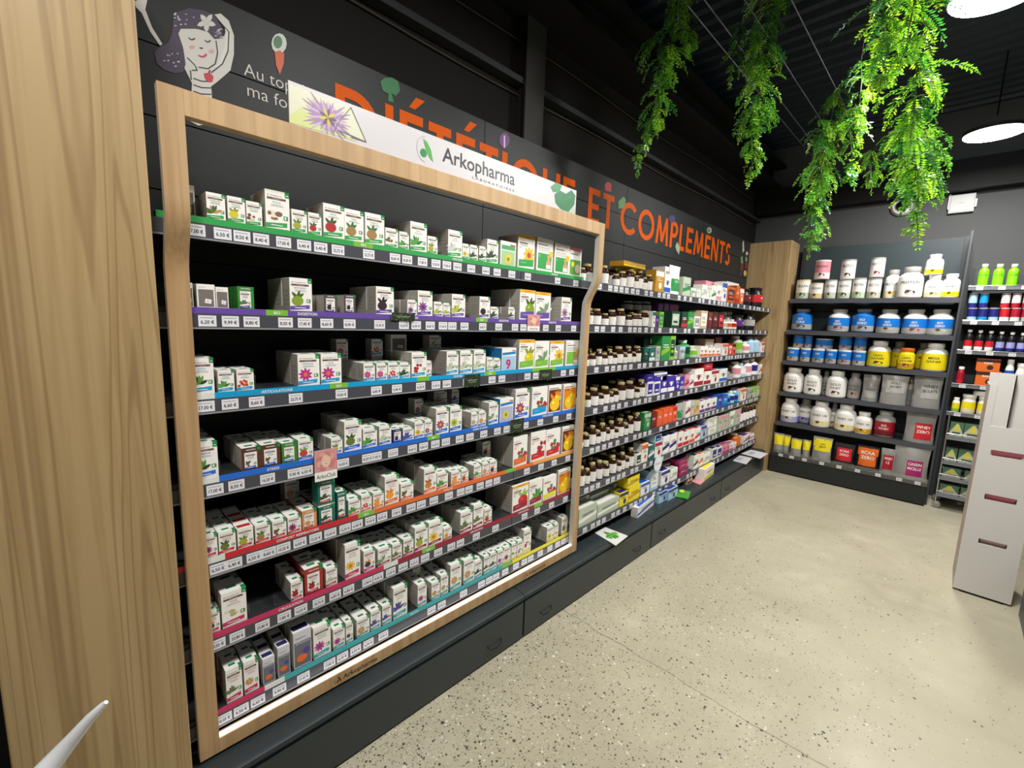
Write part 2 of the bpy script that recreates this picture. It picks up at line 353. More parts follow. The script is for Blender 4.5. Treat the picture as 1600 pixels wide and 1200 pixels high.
# colour strips: shelf, [(x0,x1,colour,text)]
STRIPS = [
 (0, [(244, 300, 'g', ''), (300, 553, 'g', ''), (553, 583, 'b', 'BIO'), (583, 912, 'g', 'MINCEUR')]),
 (1, [(262, 416, 'p', ''), (416, 450, 'b', 'BIO'), (450, 510, 'p', 'DIGESTION'), (510, 744, 'p', 'DIGESTION'), (744, 762, 'b', 'BIO'), (762, 908, 'p', 'DIGESTION')]),
 (2, [(302, 336, 'w', ''), (336, 516, 's', 'ARTICULATIONS'), (516, 544, 'b', 'BIO'), (544, 652, 's', ''), (652, 671, 'b', 'BIO'), (671, 757, 's', 'SOMMEIL'), (757, 775, 'b', 'BIO'), (775, 832, 's', ''), (832, 868, 'b', ''), (868, 905, 's', '')]),
 (3, [(306, 343, 'w', ''), (343, 500, 'r', 'STRESS'), (500, 668, 'r', ''), (668, 687, 'b', 'BIO'), (687, 900, 'r', 'STRESS SOMMEIL')]),
 (4, [(276, 314, 'R', ''), (314, 352, 'w', ''), (352, 560, 'R', 'CONFORT RESPIRATOIRE'), (560, 585, 'b', 'BIO'), (585, 790, 'o', 'VITALITE'), (790, 806, 'b', 'BIO'), (806, 833, 'o', ''), (833, 898, 'y', '')]),
 (5, [(323, 560, 'k', 'CIRCULATION'), (560, 600, 'k', ''), (600, 622, 'w', ''), (622, 660, 'c', ''), (660, 680, 'b', 'BIO'), (680, 835, 'c', 'CIRCULATION'), (835, 848, 'b', ''), (848, 893, 'c', '')]),
 (6, [(335, 414, 'k', ''), (414, 445, 'w', ''), (445, 785, 't', 'DETOX'), (785, 801, 'b', 'BIO'), (801, 892, 'Y', '')])]
for s, segs in STRIPS:
    for x0, x1, cc, t in segs:
        ya, yb = y_on(x0, XF, SZ[s]), y_on(x1, XF, SZ[s]); mm = mat(STRIPC[cc], .3)
        pieces = [(ya, yb)]
        if ya < BAYS[1] < yb: pieces = [(ya, BAYS[1]), (BAYS[1], yb)]
        for a, c in pieces:
            k = 0 if (a+c)/2 < BAYS[1] else 1; r, oy = SHELF[s, k]
            b = MB(); x = XF-XB; z = SZ[s]-RB[s]; b.box((x-.004, a-oy, z-.002), (x-.001, c-oy, z+.017), mm)
            fn = lambda u, v, n: (x-.0005, u, v)
            if t and c-a > .06: b.text(t, fn, (a+c)/2-oy, z+.004, .008, mat((235,240,235), .4), align='C', bold=.02, maxw=(c-a)*.8)
            b.build('colour_strip', r)
LBX = [(306,348,378,408,443,475,501,528,576,617,636,660,681,698,714.5,736,759,776.5,799.5,824.5,871,899.5),
 (324,360,393,446,476,510.5,546,593,631,650,672,692,706.5,725.5,754,779,804.5,817.5,852.5,872,896),
 (321.6,359.5,401,462,533.6,588,620,657,681,698,729,768.6,784,824,837,880,893),
 (336,369.4,418,460,478.6,536,574,588,614,644,661.6,680,696.4,718,734,755.6,777,791.6,821,844,868,888.6),
 (340.6,366,397,420,443,468.6,493,516,539,558,578.6,597,619.4,642,658,677.6,701,719.6,732.6,750,763.6,776,823,845,865.6,887),
 (339.7,370.7,410,444,470,498,523.6,544.6,574,591,610.4,629.6,647,664,684.4,705,719,744,774,819.4,839,861.6,883),
 (350,377,403,436.6,474,514.8,535,555.6,575.5,598.8,674,690,724,752,764,775,789,806,819,829,844,859,871,880,888)]
FIRST = ['17,00 6,50 8,50 8,40 17,00 6,40 6,40 22,75 22,75 8,60 8,20 17,80'.split(), '6,20 9,99 8,80 8,50 17,45 8,60 8,90 10,30'.split(), '17,00 6,60 8,60 22,75 18,60 6,80'.split(), '17,00 8,50 16,20 9,90 6,50 16,50'.split(), '6,50 6,40 6,50 8,60 10,20 6,60 12,25 15,50 12,50 6,40'.split(), '19,05 22,80 23,80 7,80 16,55 20,75 6,80 6,80 17,80 9,95'.split(), '10,05 6,50 6,60 9,90 27,45 17,80 6,50 6,50 6,50'.split()]
def put_price(s, Y, p):
    k = max(i for i in range(4) if BAYS[i] <= Y); r, oy = SHELF[s, k]
    o = bpy.data.objects.new('price_label', price_mesh(p)); COL.objects.link(o); o.parent = r
    o.location = (XF-XB+.0005, Y-oy, .003)
for s in range(7):
    for i, px in enumerate(LBX[s]):
        Y = y_on(px, XF, RB[s]+.018)
        put_price(s, Y, FIRST[s][i] if i < len(FIRST[s]) else PRICES[(i*7+s*3) % len(PRICES)])
    Y = 2.16+rnd.random()*.05                      # right-hand bays
    while Y < 5.42:
        put_price(s, Y, PRICES[rnd.randrange(len(PRICES))]); Y += rnd.choice((.062, .07, .085, .11)) if Y < 2.85 else rnd.choice((.07, .1, .13, .17))
# ================================================================ WOODEN DISPLAY FRAME
fr = empty('display_frame', (-1.46, 1.15, .25)); tag(fr, 'large oak laminate frame around the herbal carton shelves, kinked near its top', 'display frame')
def fx(z): return 0.0
def post(ya, yb, nm, white_side):
    b = MB(); t = .027
    prof = [(.255, -1.430), (.84, -1.430), (.8408, -1.4312), (.8416, -1.430), (1.64, -1.430), (1.69, -1.427), (1.72, -1.415), (1.755, -1.395), (1.79, -1.378), (1.82, -1.370), (1.85, -1.368), (2.095, -1.368)]
    n = len(prof); vs = []
    for z, x in prof: vs += [(a+1.46, c-1.15, z-.25) for a, c in ((x-t, ya), (x, ya), (x, yb), (x-t, yb))]
    q = [(4*i+a, 4*i+c, 4*i+4+c, 4*i+4+a) for i in range(n-1) for a, c in ((1, 2), (3, 0))]; p = [(4*i+a, 4*i+c, 4*i+4+c, 4*i+4+a) for i in range(n-1) for a, c in ((0, 1), (2, 3))]
    b.grid(vs, q+[(0, 3, 2, 1), (4*n-4, 4*n-3, 4*n-2, 4*n-1)], M_OAK); k0 = b.mi(mat((206,200,192), .5)); b.f += p; b.m += [k0]*len(p)
    return b.build(nm, fr, smooth=50)
FY0, FY1 = y_on(280, -1.43, .9)-.0, 2.06
FY0 = .2035; FY1 = 2.052; PW = .050
post(FY0, FY0+PW, 'post', 1); post(FY1-PW+.006, FY1, 'post', 0)
b = MB(); b.box((-1.398+1.46, FY0+PW-1.15, 2.036-.25), (-1.368+1.46, FY1-PW+.006-1.15, 2.095-.25), M_OAKH); b.build('top_rail', fr, bevel=.001)
b = MB(); b.box((-1.46+1.46, FY0+PW-1.15, .255-.25), (-1.43+1.46, FY1-PW+.006-1.15, .300-.25), M_OAKH); br_ = b.build('bottom_rail', fr)
b = MB(); b.box((-1.448+1.46, FY0+PW-1.15, .3005-.25), (-1.434+1.46, FY1-PW+.006-1.15, .306-.25), M_LED); b.build('light_strip', fr)
fn = lambda u, v, n: (-1.4295+1.46+n, u-1.15, v-.25)
def brand(b, fn, u, v, h, m, m2, leafm, lw=None):
    """small round leaf emblem followed by the word"""
    b.prism([(u+h*.75*math.cos(a)*.95, v+h*.5+h*.75*math.sin(a)) for a in [PI*.55+PI*.9*i/10 for i in range(11)]]+[(u+h*.68*math.cos(a)*.95, v+h*.5+h*.68*math.sin(a)) for a in [PI*1.45-PI*.9*i/10 for i in range(11)]], fn, m2)
    b.prism(circ(u-.05*h, v+.2*h, .22*h, n=12), fn, leafm)
    b.prism([(u+.0*h, v+1.1*h), (u+.3*h, v+1.0*h), (u+.75*h, v-.1*h), (u+.62*h, v-.1*h), (u+.25*h, v+.3*h)], fn, leafm)
    return b.text('Arkopharma', fn, u+1.1*h, v, h, m, bold=.008)
for ya in (.64, 1.80):
    b = MB(); mm = mat((70,48,30), .6); yy = y_on(528 if ya < 1 else 822, -1.43, .27) ; brand(b, fn, yy, .268, .018, mm, mm, mm); b.build('brand_mark', br_)
# brand banner standing on the frame
bn = MB(); BX = -1.372; by0, by1 = y_on(451, BX, 2.16), y_on(900, BX, 2.16); bz0, bz1 = 2.0955, 2.205
bn.box((BX-.004, by0, bz0), (BX, by1, bz1), mat((206,203,206), .35))
fn = lambda u, v, n: (BX+.0006+n, u, v)
def pb(px, py): p = at(px, py, 0, BX); return (min(max(p.y, by0), by1), min(max(p.z, bz0), bz1))
bn.prism([pb(451,131), pb(548,168), pb(572,222), pb(451,190)], fn, mat((214,214,190), .4))
bn.prism([pb(451,180), pb(470,168), pb(500,190), pb(520,205), pb(560,222), pb(451,191)], lambda u, v, n: fn(u, v, .0002), mat((205,212,140), .4))
fc = pb(512, 184)
for i in range(40):
    a = 2*PI*i/40+.1; L = .075 if abs(math.sin(a)) < .75 else .05
    q = petal(fc[0], fc[1], L*(.8+.3*((i*7) % 5)/5), .007, a); q = [(min(max(u, by0), by1), min(max(v, bz0), bz1)) for u, v in q]
    bn.prism(q, lambda u, v, n: fn(u, v, .0005), mat((165,130,175) if i % 3 else (196,176,200), .4))
for i in range(9):
    q = petal(fc[0], fc[1], .028, .009, 2*PI*i/9); bn.prism(q, lambda u, v, n: fn(u, v, .0009), mat((205,190,70), .4) if i % 2 else mat((110,80,95), .4))
for q in ((548,168,572,222), (572,222,530,204), (548,168,530,190), (530,190,520,208), (530,204,540,215), (570,221,548,214)):
    p0, p1 = pb(q[0], q[1]), pb(q[2], q[3]); d = Vector((p1[0]-p0[0], p1[1]-p0[1])); nn = Vector((-d.y, d.x)).normalized()*.0012
    bn.prism([(p0[0]-nn.x, p0[1]-nn.y), (p1[0]-nn.x, p1[1]-nn.y), (p1[0]+nn.x, p1[1]+nn.y), (p0[0]+nn.x, p0[1]+nn.y)], lambda u, v, n: fn(u, v, .0011), mat((120,118,110), .4))
for l_, c_ in (([(860,292),(868,283),(878,290),(874,300),(864,300)], (52,135,84)), ([(866,304),(874,297),(884,303),(893,297),(899,306),(897,320),(888,331),(876,327),(868,317)], (36,118,70)), ([(886,330),(897,322),(899,334),(893,338)], (185,190,180))):
    bn.prism([pb(*q) for q in l_], lambda u, v, n: fn(u, v, .0003), mat(c_, .4))
for q in ((883,303,882,326), (883,313,893,306), (883,317,873,311)):
    p0, p1 = pb(q[0], q[1]), pb(q[2], q[3]); bn.prism([(p0[0], p0[1]-.0008), (p1[0], p1[1]-.0008), (p1[0], p1[1]+.0008), (p0[0], p0[1]+.0008)], lambda u, v, n: fn(u, v, .0009), mat((90,160,115), .4))
m_txt = mat((52,50,58), .4)
p0 = pb(664, 236); y1t = at(804, 292, 0, BX).y
hh = .040
b0 = p0[0]
bn.prism([(b0+.034*math.cos(a), 2.151+.042*math.sin(a)) for a in [PI*.5+PI*i/12 for i in range(13)]]+[(b0+.031*math.cos(a), 2.151+.039*math.sin(a)) for a in [PI*1.5-PI*i/12 for i in range(13)]], lambda u, v, n: fn(u, v, .0004), mat((190,188,195), .4))
bn.prism(circ(b0-.006, 2.138, .0135, n=16), lambda u, v, n: fn(u, v, .0006), mat((35,140,70), .4))
bn.prism([(b0-.008, 2.183), (b0+.008, 2.177), (b0+.024, 2.156), (b0+.034, 2.119), (b0+.018, 2.129), (b0+.002, 2.156)], lambda u, v, n: fn(u, v, .0006), mat((80,165,75), .4))
bn.text('Arkopharma', fn, y_on(691, BX, 2.15), 2.133, .048, m_txt, width=y_on(804, BX, 2.13)-y_on(691, BX, 2.15), bold=.012)
bn.text('L A B O R A T O I R E S', fn, y_on(738, BX, 2.12), 2.107, .009, m_txt, width=y_on(803, BX, 2.11)-y_on(738, BX, 2.12))
tag(bn.build('brand_banner'), 'long white banner with a passion flower and leaf emblem on top of the frame', 'sign')
# ================================================================ WALL SIGN
XS = XB+.0015
sg = MB(); fn = lambda u, v, n: (XS+n, u, v)
def arc(cx, cy, rx, ry, a0, a1, t, n=14):
    out = []
    for i in range(n):
        p, q = math.radians(a0+(a1-a0)*i/n), math.radians(a0+(a1-a0)*(i+1)/n)
        out.append([(cx+(rx-t)*math.cos(p), cy+(ry-t)*math.sin(p)), (cx+rx*math.cos(p), cy+ry*math.sin(p)), (cx+rx*math.cos(q), cy+ry*math.sin(q)), (cx+(rx-t)*math.cos(q), cy+(ry-t)*math.sin(q))])
    return out
TH = .17
def bar(x0, y0, x1, y1, t=TH):      # slanted bar between two heights, flat ends
    return [(x0-t/2, y0), (x0+t/2, y0), (x1+t/2, y1), (x1-t/2, y1)]
E_ = [rect(0, 0, TH, 1), rect(TH, 0, .52, TH), rect(TH, .42, .48, .58), rect(TH, 1-TH, .52, 1)]
GLY = {'I': (TH, [rect(0, 0, TH, 1)]), 'E': (.52, E_), 'É': (.52, E_+[[(.20, 1.10), (.34, 1.10), (.56, 1.32), (.36, 1.32)]]),
 'T': (.56, [rect(.28-TH/2, 0, .28+TH/2, 1-TH), rect(0, 1-TH, .56, 1)]), 'L': (.44, [rect(0, 0, TH, 1), rect(TH, 0, .44, TH)]),
 'D': (.80, [rect(0, 0, TH, 1), rect(TH, 0, .31, TH), rect(TH, 1-TH, .31, 1)]+arc(.30, .5, .5, .5, -90, 90, TH)),
 'O': (1.0, arc(.5, .5, .5, .52, 0, 360, TH, 28)), 'Q': (1.0, arc(.5, .5, .5, .52, 0, 360, TH, 28)+[[(.55, .28), (.68, .36), (1.0, -.02), (.80, -.02)]]),
 'C': (.88, arc(.5, .5, .5, .52, 42, 318, TH, 24)), 'U': (.70, [rect(0, .35, TH, 1), rect(.70-TH, .35, .70, 1)]+arc(.35, .35, .35, .36, 180, 360, TH)),
 'P': (.56, [rect(0, 0, TH, 1), rect(TH, 1-TH, .29, 1), rect(TH, .40, .29, .40+TH*.9)]+arc(.28, .70, .28, .30, -90, 90, TH*.95)),
 'N': (.68, [rect(0, 0, TH*.92, 1), rect(.68-TH*.92, 0, .68, 1), bar(.60, 0, .08, 1)]), 'M': (.86, [bar(.07, 0, .17, 1, .15), bar(.79, 0, .69, 1, .15), bar(.43, .1, .17, 1, .15), bar(.43, .1, .69, 1, .15)]),
 'S': (.54, arc(.27, .74, .27, .27, 25, 250, TH*.95, 16)+arc(.27, .27, .27, .28, -155, 75, TH*.95, 16))}
def cut_word(t, y0, y1, z0, z1, m):
    tot = sum(GLY[c][0] for c in t)+.13*(len(t)-1); k = (y1-y0)/tot; H = z1-z0; x = 0
    for c in t:
        lt = MB()
        for q in GLY[c][1]: lt.prism([((x+u)*k, v*H) for u, v in q], lambda u, v, n: (0, u, v), m)
        lt.build('letter', sg)
        x += GLY[c][0]+.13
def word(t, y0, y1, z0, z1, m, bold=.012):
    sg.text(t, fn, y0, z0, z1-z0, m, width=y1-y0, bold=bold, sp=1.12)
for t_, a_, b_, z0_, z1_, l_ in (('DIÉTÉTIQUE', .79, 2.26, 2.205, 2.425, 'first and longest-accented big orange word, partly behind the white banner'), ('ET', 2.405, 2.70, 2.21, 2.425, 'short two-letter big orange word in the middle of the wall'), ('COMPLEMENTS', 2.785, 4.90, 2.215, 2.425, 'last big orange word, ending near the far corner')):
    sg = empty('wall_lettering', (XS, a_, z0_)); cut_word(t_, a_, b_, z0_, z1_, M_ORANGE); tag(sg, l_, 'lettering', 'orange words on the wall')
sg = MB(); sg.text('Au top de', fn, .489, 2.336, .038, M_WVINYL, width=.215, bold=-.008); tag(sg.build('wall_lettering'), 'upper line of thin white words under the carrot sticker', 'lettering'); sg = MB()
sg.text('ma forme', fn, .497, 2.277, .038, M_WVINYL, width=.215, bold=-.008)
tag(sg.build('wall_lettering'), 'lower line of thin white words, running behind the banner', 'lettering')
def pw(lst, m, n=0.0004, b=None, X=XS):
    b.face([(X+n, *at(x, y, 0, X)[1:]) for x, y in lst][::-1], m)
def hull_dir(lst):
    A = sum(lst[i][0]*lst[(i+1) % len(lst)][1]-lst[(i+1) % len(lst)][0]*lst[i][1] for i in range(len(lst))); return lst if A > 0 else lst[::-1]
def z4(l): return hull_dir([(200+a/4, b/4) for a, b in l])
def line4(b, l, m, wpx=.8, n=.0010):
    pts = [Vector((XS+n, *at(200+x/4, y/4, 0, XS)[1:])) for x, y in l]
    for p, q in zip(pts, pts[1:]):
        d = q-p; nn = Vector((0, -d.z, d.y)).normalized()*wpx*.0019; b.face([p-nn, q-nn, q+nn, p+nn], m)
mw = M_WVINYL; mh = mat((62,50,72), .5); mk = mat((45,42,60), .5)
g = MB()
pw(z4([(540,90),(580,85),(630,130),(662,220),(662,340),(640,440),(560,510),(520,540),(525,612),(470,780),(440,785),(355,740),(352,705),(395,610),(400,520),(350,420),(330,380),(300,200),(310,180),(420,180),(560,200),(600,230),(615,180),(560,115)]), mw, .0002, g)
pw(z4([(280,130),(310,75),(380,50),(470,65),(540,95),(580,160),(592,240),(540,245),(500,200),(430,180),(330,180),(315,210),(345,300),(360,400),(345,450),(300,460),(230,440),(180,400),(165,330),(200,290),(250,270),(275,210)]), mh, .0006, g)
pw(z4([(600,150),(625,200),(632,300),(600,400),(520,460),(560,400),(600,300),(610,200)]), mat((215,212,205), .5), .0005, g)
for a in range(5):
    q = petal(490, 140, 62, 34, a*2*PI/5+.3); pw(z4(q), mw, .0009, g)
rr = random.Random(3)
for i in range(34):
    cx, cy = rr.choice([(rr.uniform(290,420), rr.uniform(70,170)), (rr.uniform(190,340), rr.uniform(300,430)), (rr.uniform(550,585), rr.uniform(180,235))]); pw(z4(circ(cx, cy, rr.uniform(4, 11), rr.uniform(3, 6), 6)), mat((190,185,195), .5), .0009, g)
pw(z4([(35,10),(60,0),(120,0),(108,60),(150,170),(215,275),(200,285),(140,200),(85,80),(50,45)]), mw, .0002, g)
line4(g, [(380,235),(390,248),(405,248),(418,240)], mk); line4(g, [(480,250),(490,262),(505,262),(515,252)], mk); line4(g, [(448,296),(455,303),(468,300)], mk)
line4(g, [(440,345),(460,356),(480,352),(490,338)], mat((190,60,80), .5), 1.2); line4(g, [(550,255),(560,330),(545,400),(500,430),(440,420)], mk)
line4(g, [(560,120),(630,200),(625,320),(590,400),(520,455)], mk); line4(g, [(370,360),(420,410),(432,440),(400,440)], mk); line4(g, [(390,440),(395,500)], mk, .8)
for yy in (490, 530, 570): line4(g, [(408,yy),(460,yy+18),(520,yy+20)], mk)
line4(g, [(355,712),(420,745),(470,752)], mk)
pw(z4(circ(400, 295, 18, 14)), mat((205,160,150), .5), .0005, g); pw(z4(circ(522, 322, 18, 14)), mat((205,160,150), .5), .0005, g)
pw(z4([(472,460),(500,455),(520,462),(535,480),(528,512),(505,515),(482,495)]), mat((185,30,50), .4), .0011, g)
line4(g, [(505,458),(512,440)], mk, 1, .0013)
tag(g.build('wall_mural'), 'drawn woman with flowered curly hair and raised arms on the dark wall', 'mural')
def motif(name, polys, label):
    g = MB()
    for i, (l, c) in enumerate(polys): pw(hull_dir(l), mat(c, .5), .0006+.0003*i, g)
    tag(g.build(name), label, 'wall decoration')
motif('carrot_decal', [(circ(436, 68, 12, 16), (200,205,195)), (circ(434, 66, 7, 10), (70,120,80)), ([(429,81),(437,79),(444,84),(443,100),(437,117),(431,102)], (200,85,40))], 'orange carrot sticker with leafy top above the thin white words')
motif('broccoli_decal', [([(594,128),(600,122),(612,121),(622,127),(625,142),(618,150),(612,146),(615,160),(606,158),(607,147),(598,142)], (35,110,60))], 'green broccoli sticker over the first I of the orange words')
motif('cabbage_decal', [(circ(788, 219, 8, 12), (105,40,120)), ([(787,212),(789,212),(789,231),(787,231)], (215,200,220))], 'purple cabbage sticker over the second I of the orange words')
motif('radish_decal', [([(945,287),(950,284),(955,287),(955,300),(945,297)], (190,50,65))], 'red radish sticker over the T of the short orange word')
motif('bean_decal', [([(966,315),(974,307),(978,312),(975,325),(966,326)], (85,140,75))], 'green leaf sticker at the left of the orange C')
motif('plum_decal', [(circ(1050, 342, 5, 6), (70,45,100))], 'small dark plum sticker above the orange M and P')
motif('pea_decal', [(circ(1108, 360, 4, 5), (150,165,120)), ([(1104,362),(1108,356),(1110,362)], (90,130,70))], 'small pale green sticker above the orange second E')
motif('leaf_decal', [([(1055,385),(1058,378),(1062,386),(1061,398),(1057,392)], (150,180,150))], 'small pale leaf sticker under the orange L')
motif('cutlery_decal', [([(1160,378),(1162,376),(1163,392),(1160,395)], (175,172,168)), ([(1157,402),(1160,400),(1161,412),(1158,412)], (110,140,110)), ([(1157,413),(1161,413),(1160,424),(1157,424)], (110,40,35)), (circ(1157, 428, 1.6, 3), (60,45,95))], 'knife-shaped sticker of vegetables at the far end of the sign wall')
motif('cutlery_decal', [(circ(1167, 396, 2, 3), (175,172,168)), (circ(1166, 405, 1.6, 4), (120,150,120)), ([(1164,410),(1168,410),(1167,420),(1164,420)], (110,40,35)), (circ(1164, 427, 2.4, 4.6), (200,165,80))], 'spoon-shaped sticker of vegetables at the far end of the sign wall')
# ================================================================ HERBAL CARTONS
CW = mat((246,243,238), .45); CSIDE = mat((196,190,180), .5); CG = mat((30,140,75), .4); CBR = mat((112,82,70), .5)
ART = {  # name: (shape, colour, second colour, words)
 'pine': ('leaf', (70,100,50), (190,150,60), 'pineapple'), 'lemon': ('fruit', (215,200,40), (140,150,50), 'yellow fruit'), 'ginger': ('root', (110,75,50), (225,205,180), 'brown ginger root'),
 'fucus': ('root', (130,95,60), (235,220,195), 'brown seaweed'), 'gfruit': ('fruit', (165,170,50), (90,120,50), 'green fruit'), 'chili': ('fruit', (175,45,45), (50,90,50), 'red guarana pod'),
 'nut': ('fruit', (165,125,75), (50,115,60), 'leafy nut'), 'acorn': ('berries', (140,100,50), (70,110,50), 'brown seeds'), 'leaf': ('leaf', (85,160,70), (50,120,55), 'light green leaves'), 'olive': ('fruit', (105,120,50), (60,90,40), 'green olives'),
 'fennel': ('leaf', (205,212,205), (160,180,150), 'pale fennel'), 'yflower': ('flower', (235,190,50), (190,130,30), 'yellow flower'), 'dark': ('leaf', (60,80,50), (45,60,40), 'dark green sprig'), 'dande': ('flower', (225,205,70), (100,160,80), 'dandelion'),
 'arti': ('fruit', (130,160,50), (70,100,30), 'artichoke'), 'coal': ('fruit', (50,35,45), (30,25,30), 'black charcoal'), 'pflower': ('flower', (140,80,150), (90,50,110), 'purple flower'), 'corn': ('leaf', (190,195,90), (110,140,50), 'corn'),
 'radish': ('fruit', (45,35,38), (235,230,215), 'black radish'), 'orchid': ('flower', (190,45,140), (230,120,60), 'magenta orchid'), 'berry': ('berries', (220,80,50), (200,50,50), 'orange berries'), 'cassis': ('leaf', (100,160,70), (50,60,50), 'blackcurrant leaf'),
 'red': ('berries', (185,55,55), (150,30,40), 'red berries'), 'pale': ('leaf', (200,205,175), (150,170,130), 'pale herb'), 'nine': ('text9', (200,40,110), (200,40,110), 'pink number nine'), 'yred': ('flower', (240,190,50), (200,80,50), 'orange flowers'),
 'wleaf': ('leaf', (120,150,110), (225,225,215), 'white blossom'), 'apple': ('fruit', (205,60,55), (110,150,60), 'red apple'), 'aloe': ('leaf', (80,130,80), (60,100,60), 'aloe leaves'), 'coffee': ('berries', (120,65,40), (80,120,70), 'brown beans'),
 'lav': ('leaf', (90,80,160), (60,60,130), 'lavender'), 'thistle': ('flower', (190,60,150), (120,70,110), 'magenta thistle'), 'mag': ('flower', (150,50,110), (230,170,60), 'dark magenta flower'), 'lime': ('flower', (175,190,60), (120,150,50), 'lime-coloured flower'),
 'orange': ('fruit', (240,160,40), (235,130,30), 'orange fruit'), 'caps': ('fruit', (200,130,50), (150,90,40), 'golden capsule'), 'turm': ('flower', (195,145,85), (220,170,90), 'orange-brown flower'), 'avo': ('root', (190,185,120), (225,215,190), 'pale sliced avocado'),
 'powder': ('fruit', (160,40,35), (130,25,30), 'red powder heap'), 'seed': ('leaf', (95,125,70), (120,90,60), 'olive-green leaves'), 'echin': ('flower', (150,45,110), (90,50,60), 'purple coneflower'), 'plum': ('fruit', (60,50,90), (225,140,50), 'dark plum'), 'pom': ('fruit', (200,45,45), (150,190,80), 'red pomegranate'),
 'bee': ('fruit', (245,200,40), (230,140,30), 'orange honey slices'), 'tree': ('flower', (170,130,160), (110,80,90), 'mauve blossom'), 'mix': ('berries', (170,60,60), (90,140,80), 'mixed berries'), 'og': ('fruit', (225,120,45), (60,70,140), 'violet fruit'), 'none': ('none', (0,0,0), (0,0,0), 'no picture')}
def art(b, fn, kind, cx, cy, s):
    sh, c1, c2, _ = ART[kind]; m1, m2 = mat(c1, .5), mat(c2, .5); r = random.Random(kind)
    f2 = lambda u, v, n: fn(u, v, n+.0002)
    if sh == 'leaf':
        for i, a in enumerate((1.9, 1.2, 2.6, .5, 3.1, 1.55)): b.prism(petal(cx, cy-.3*s, s*(.75+.25*r.random()), s*.3, a), f2 if i % 2 else fn, m1 if i % 3 else m2)
    elif sh == 'flower':
        for i in range(9): b.prism(petal(cx, cy, s*.62, s*.24, 2*PI*i/9+.2), fn, m1)
        b.prism(circ(cx, cy, s*.2, n=8), f2, m2)
    elif sh == 'fruit':
        for a in (.7, 1.3, 2.3): b.prism(petal(cx, cy+.1*s, s*.7, s*.26, a), fn, m2)
        b.prism(circ(cx, cy-.1*s, s*.48, s*.4, 12), f2, m1); b.prism(circ(cx-.15*s, cy+.03*s, s*.12, s*.09, 6), lambda u, v, n: fn(u, v, .0004), mat(tuple(min(255, int(q*1.2+25)) for q in c1), .5))
    elif sh == 'berries':
        for i in range(8): b.prism(circ(cx+r.uniform(-.45, .45)*s, cy+r.uniform(-.4, .35)*s, s*.17, n=7), f2 if i % 2 else fn, m1 if i % 3 else m2)
    elif sh == 'root':
        for i in range(7): b.prism(circ(cx+r.uniform(-.4, .4)*s, cy+r.uniform(-.35, .3)*s, s*r.uniform(.14, .3), s*r.uniform(.1, .22), 7, r.random()), f2 if i % 2 else fn, m1 if i % 2 else m2)
    elif sh == 'text9': b.text('9', fn, cx, cy-.5*s, s*.9, m1, align='C', bold=.03)
CMESH = {}
TITLES = 'ACEROLA ANANAS GINSENG GUARANA KONJAC FUCUS FENOUIL CHARDON VALERIANE PASSIFLORE CURCUMA HARPADOL CASSIS AUBEPINE ECHINACEE PROPOLIS ORTIE SPIRULINE CYPRES VIGNE MELISSE ARTICHAUT ROMARIN BAMBOU'.split()
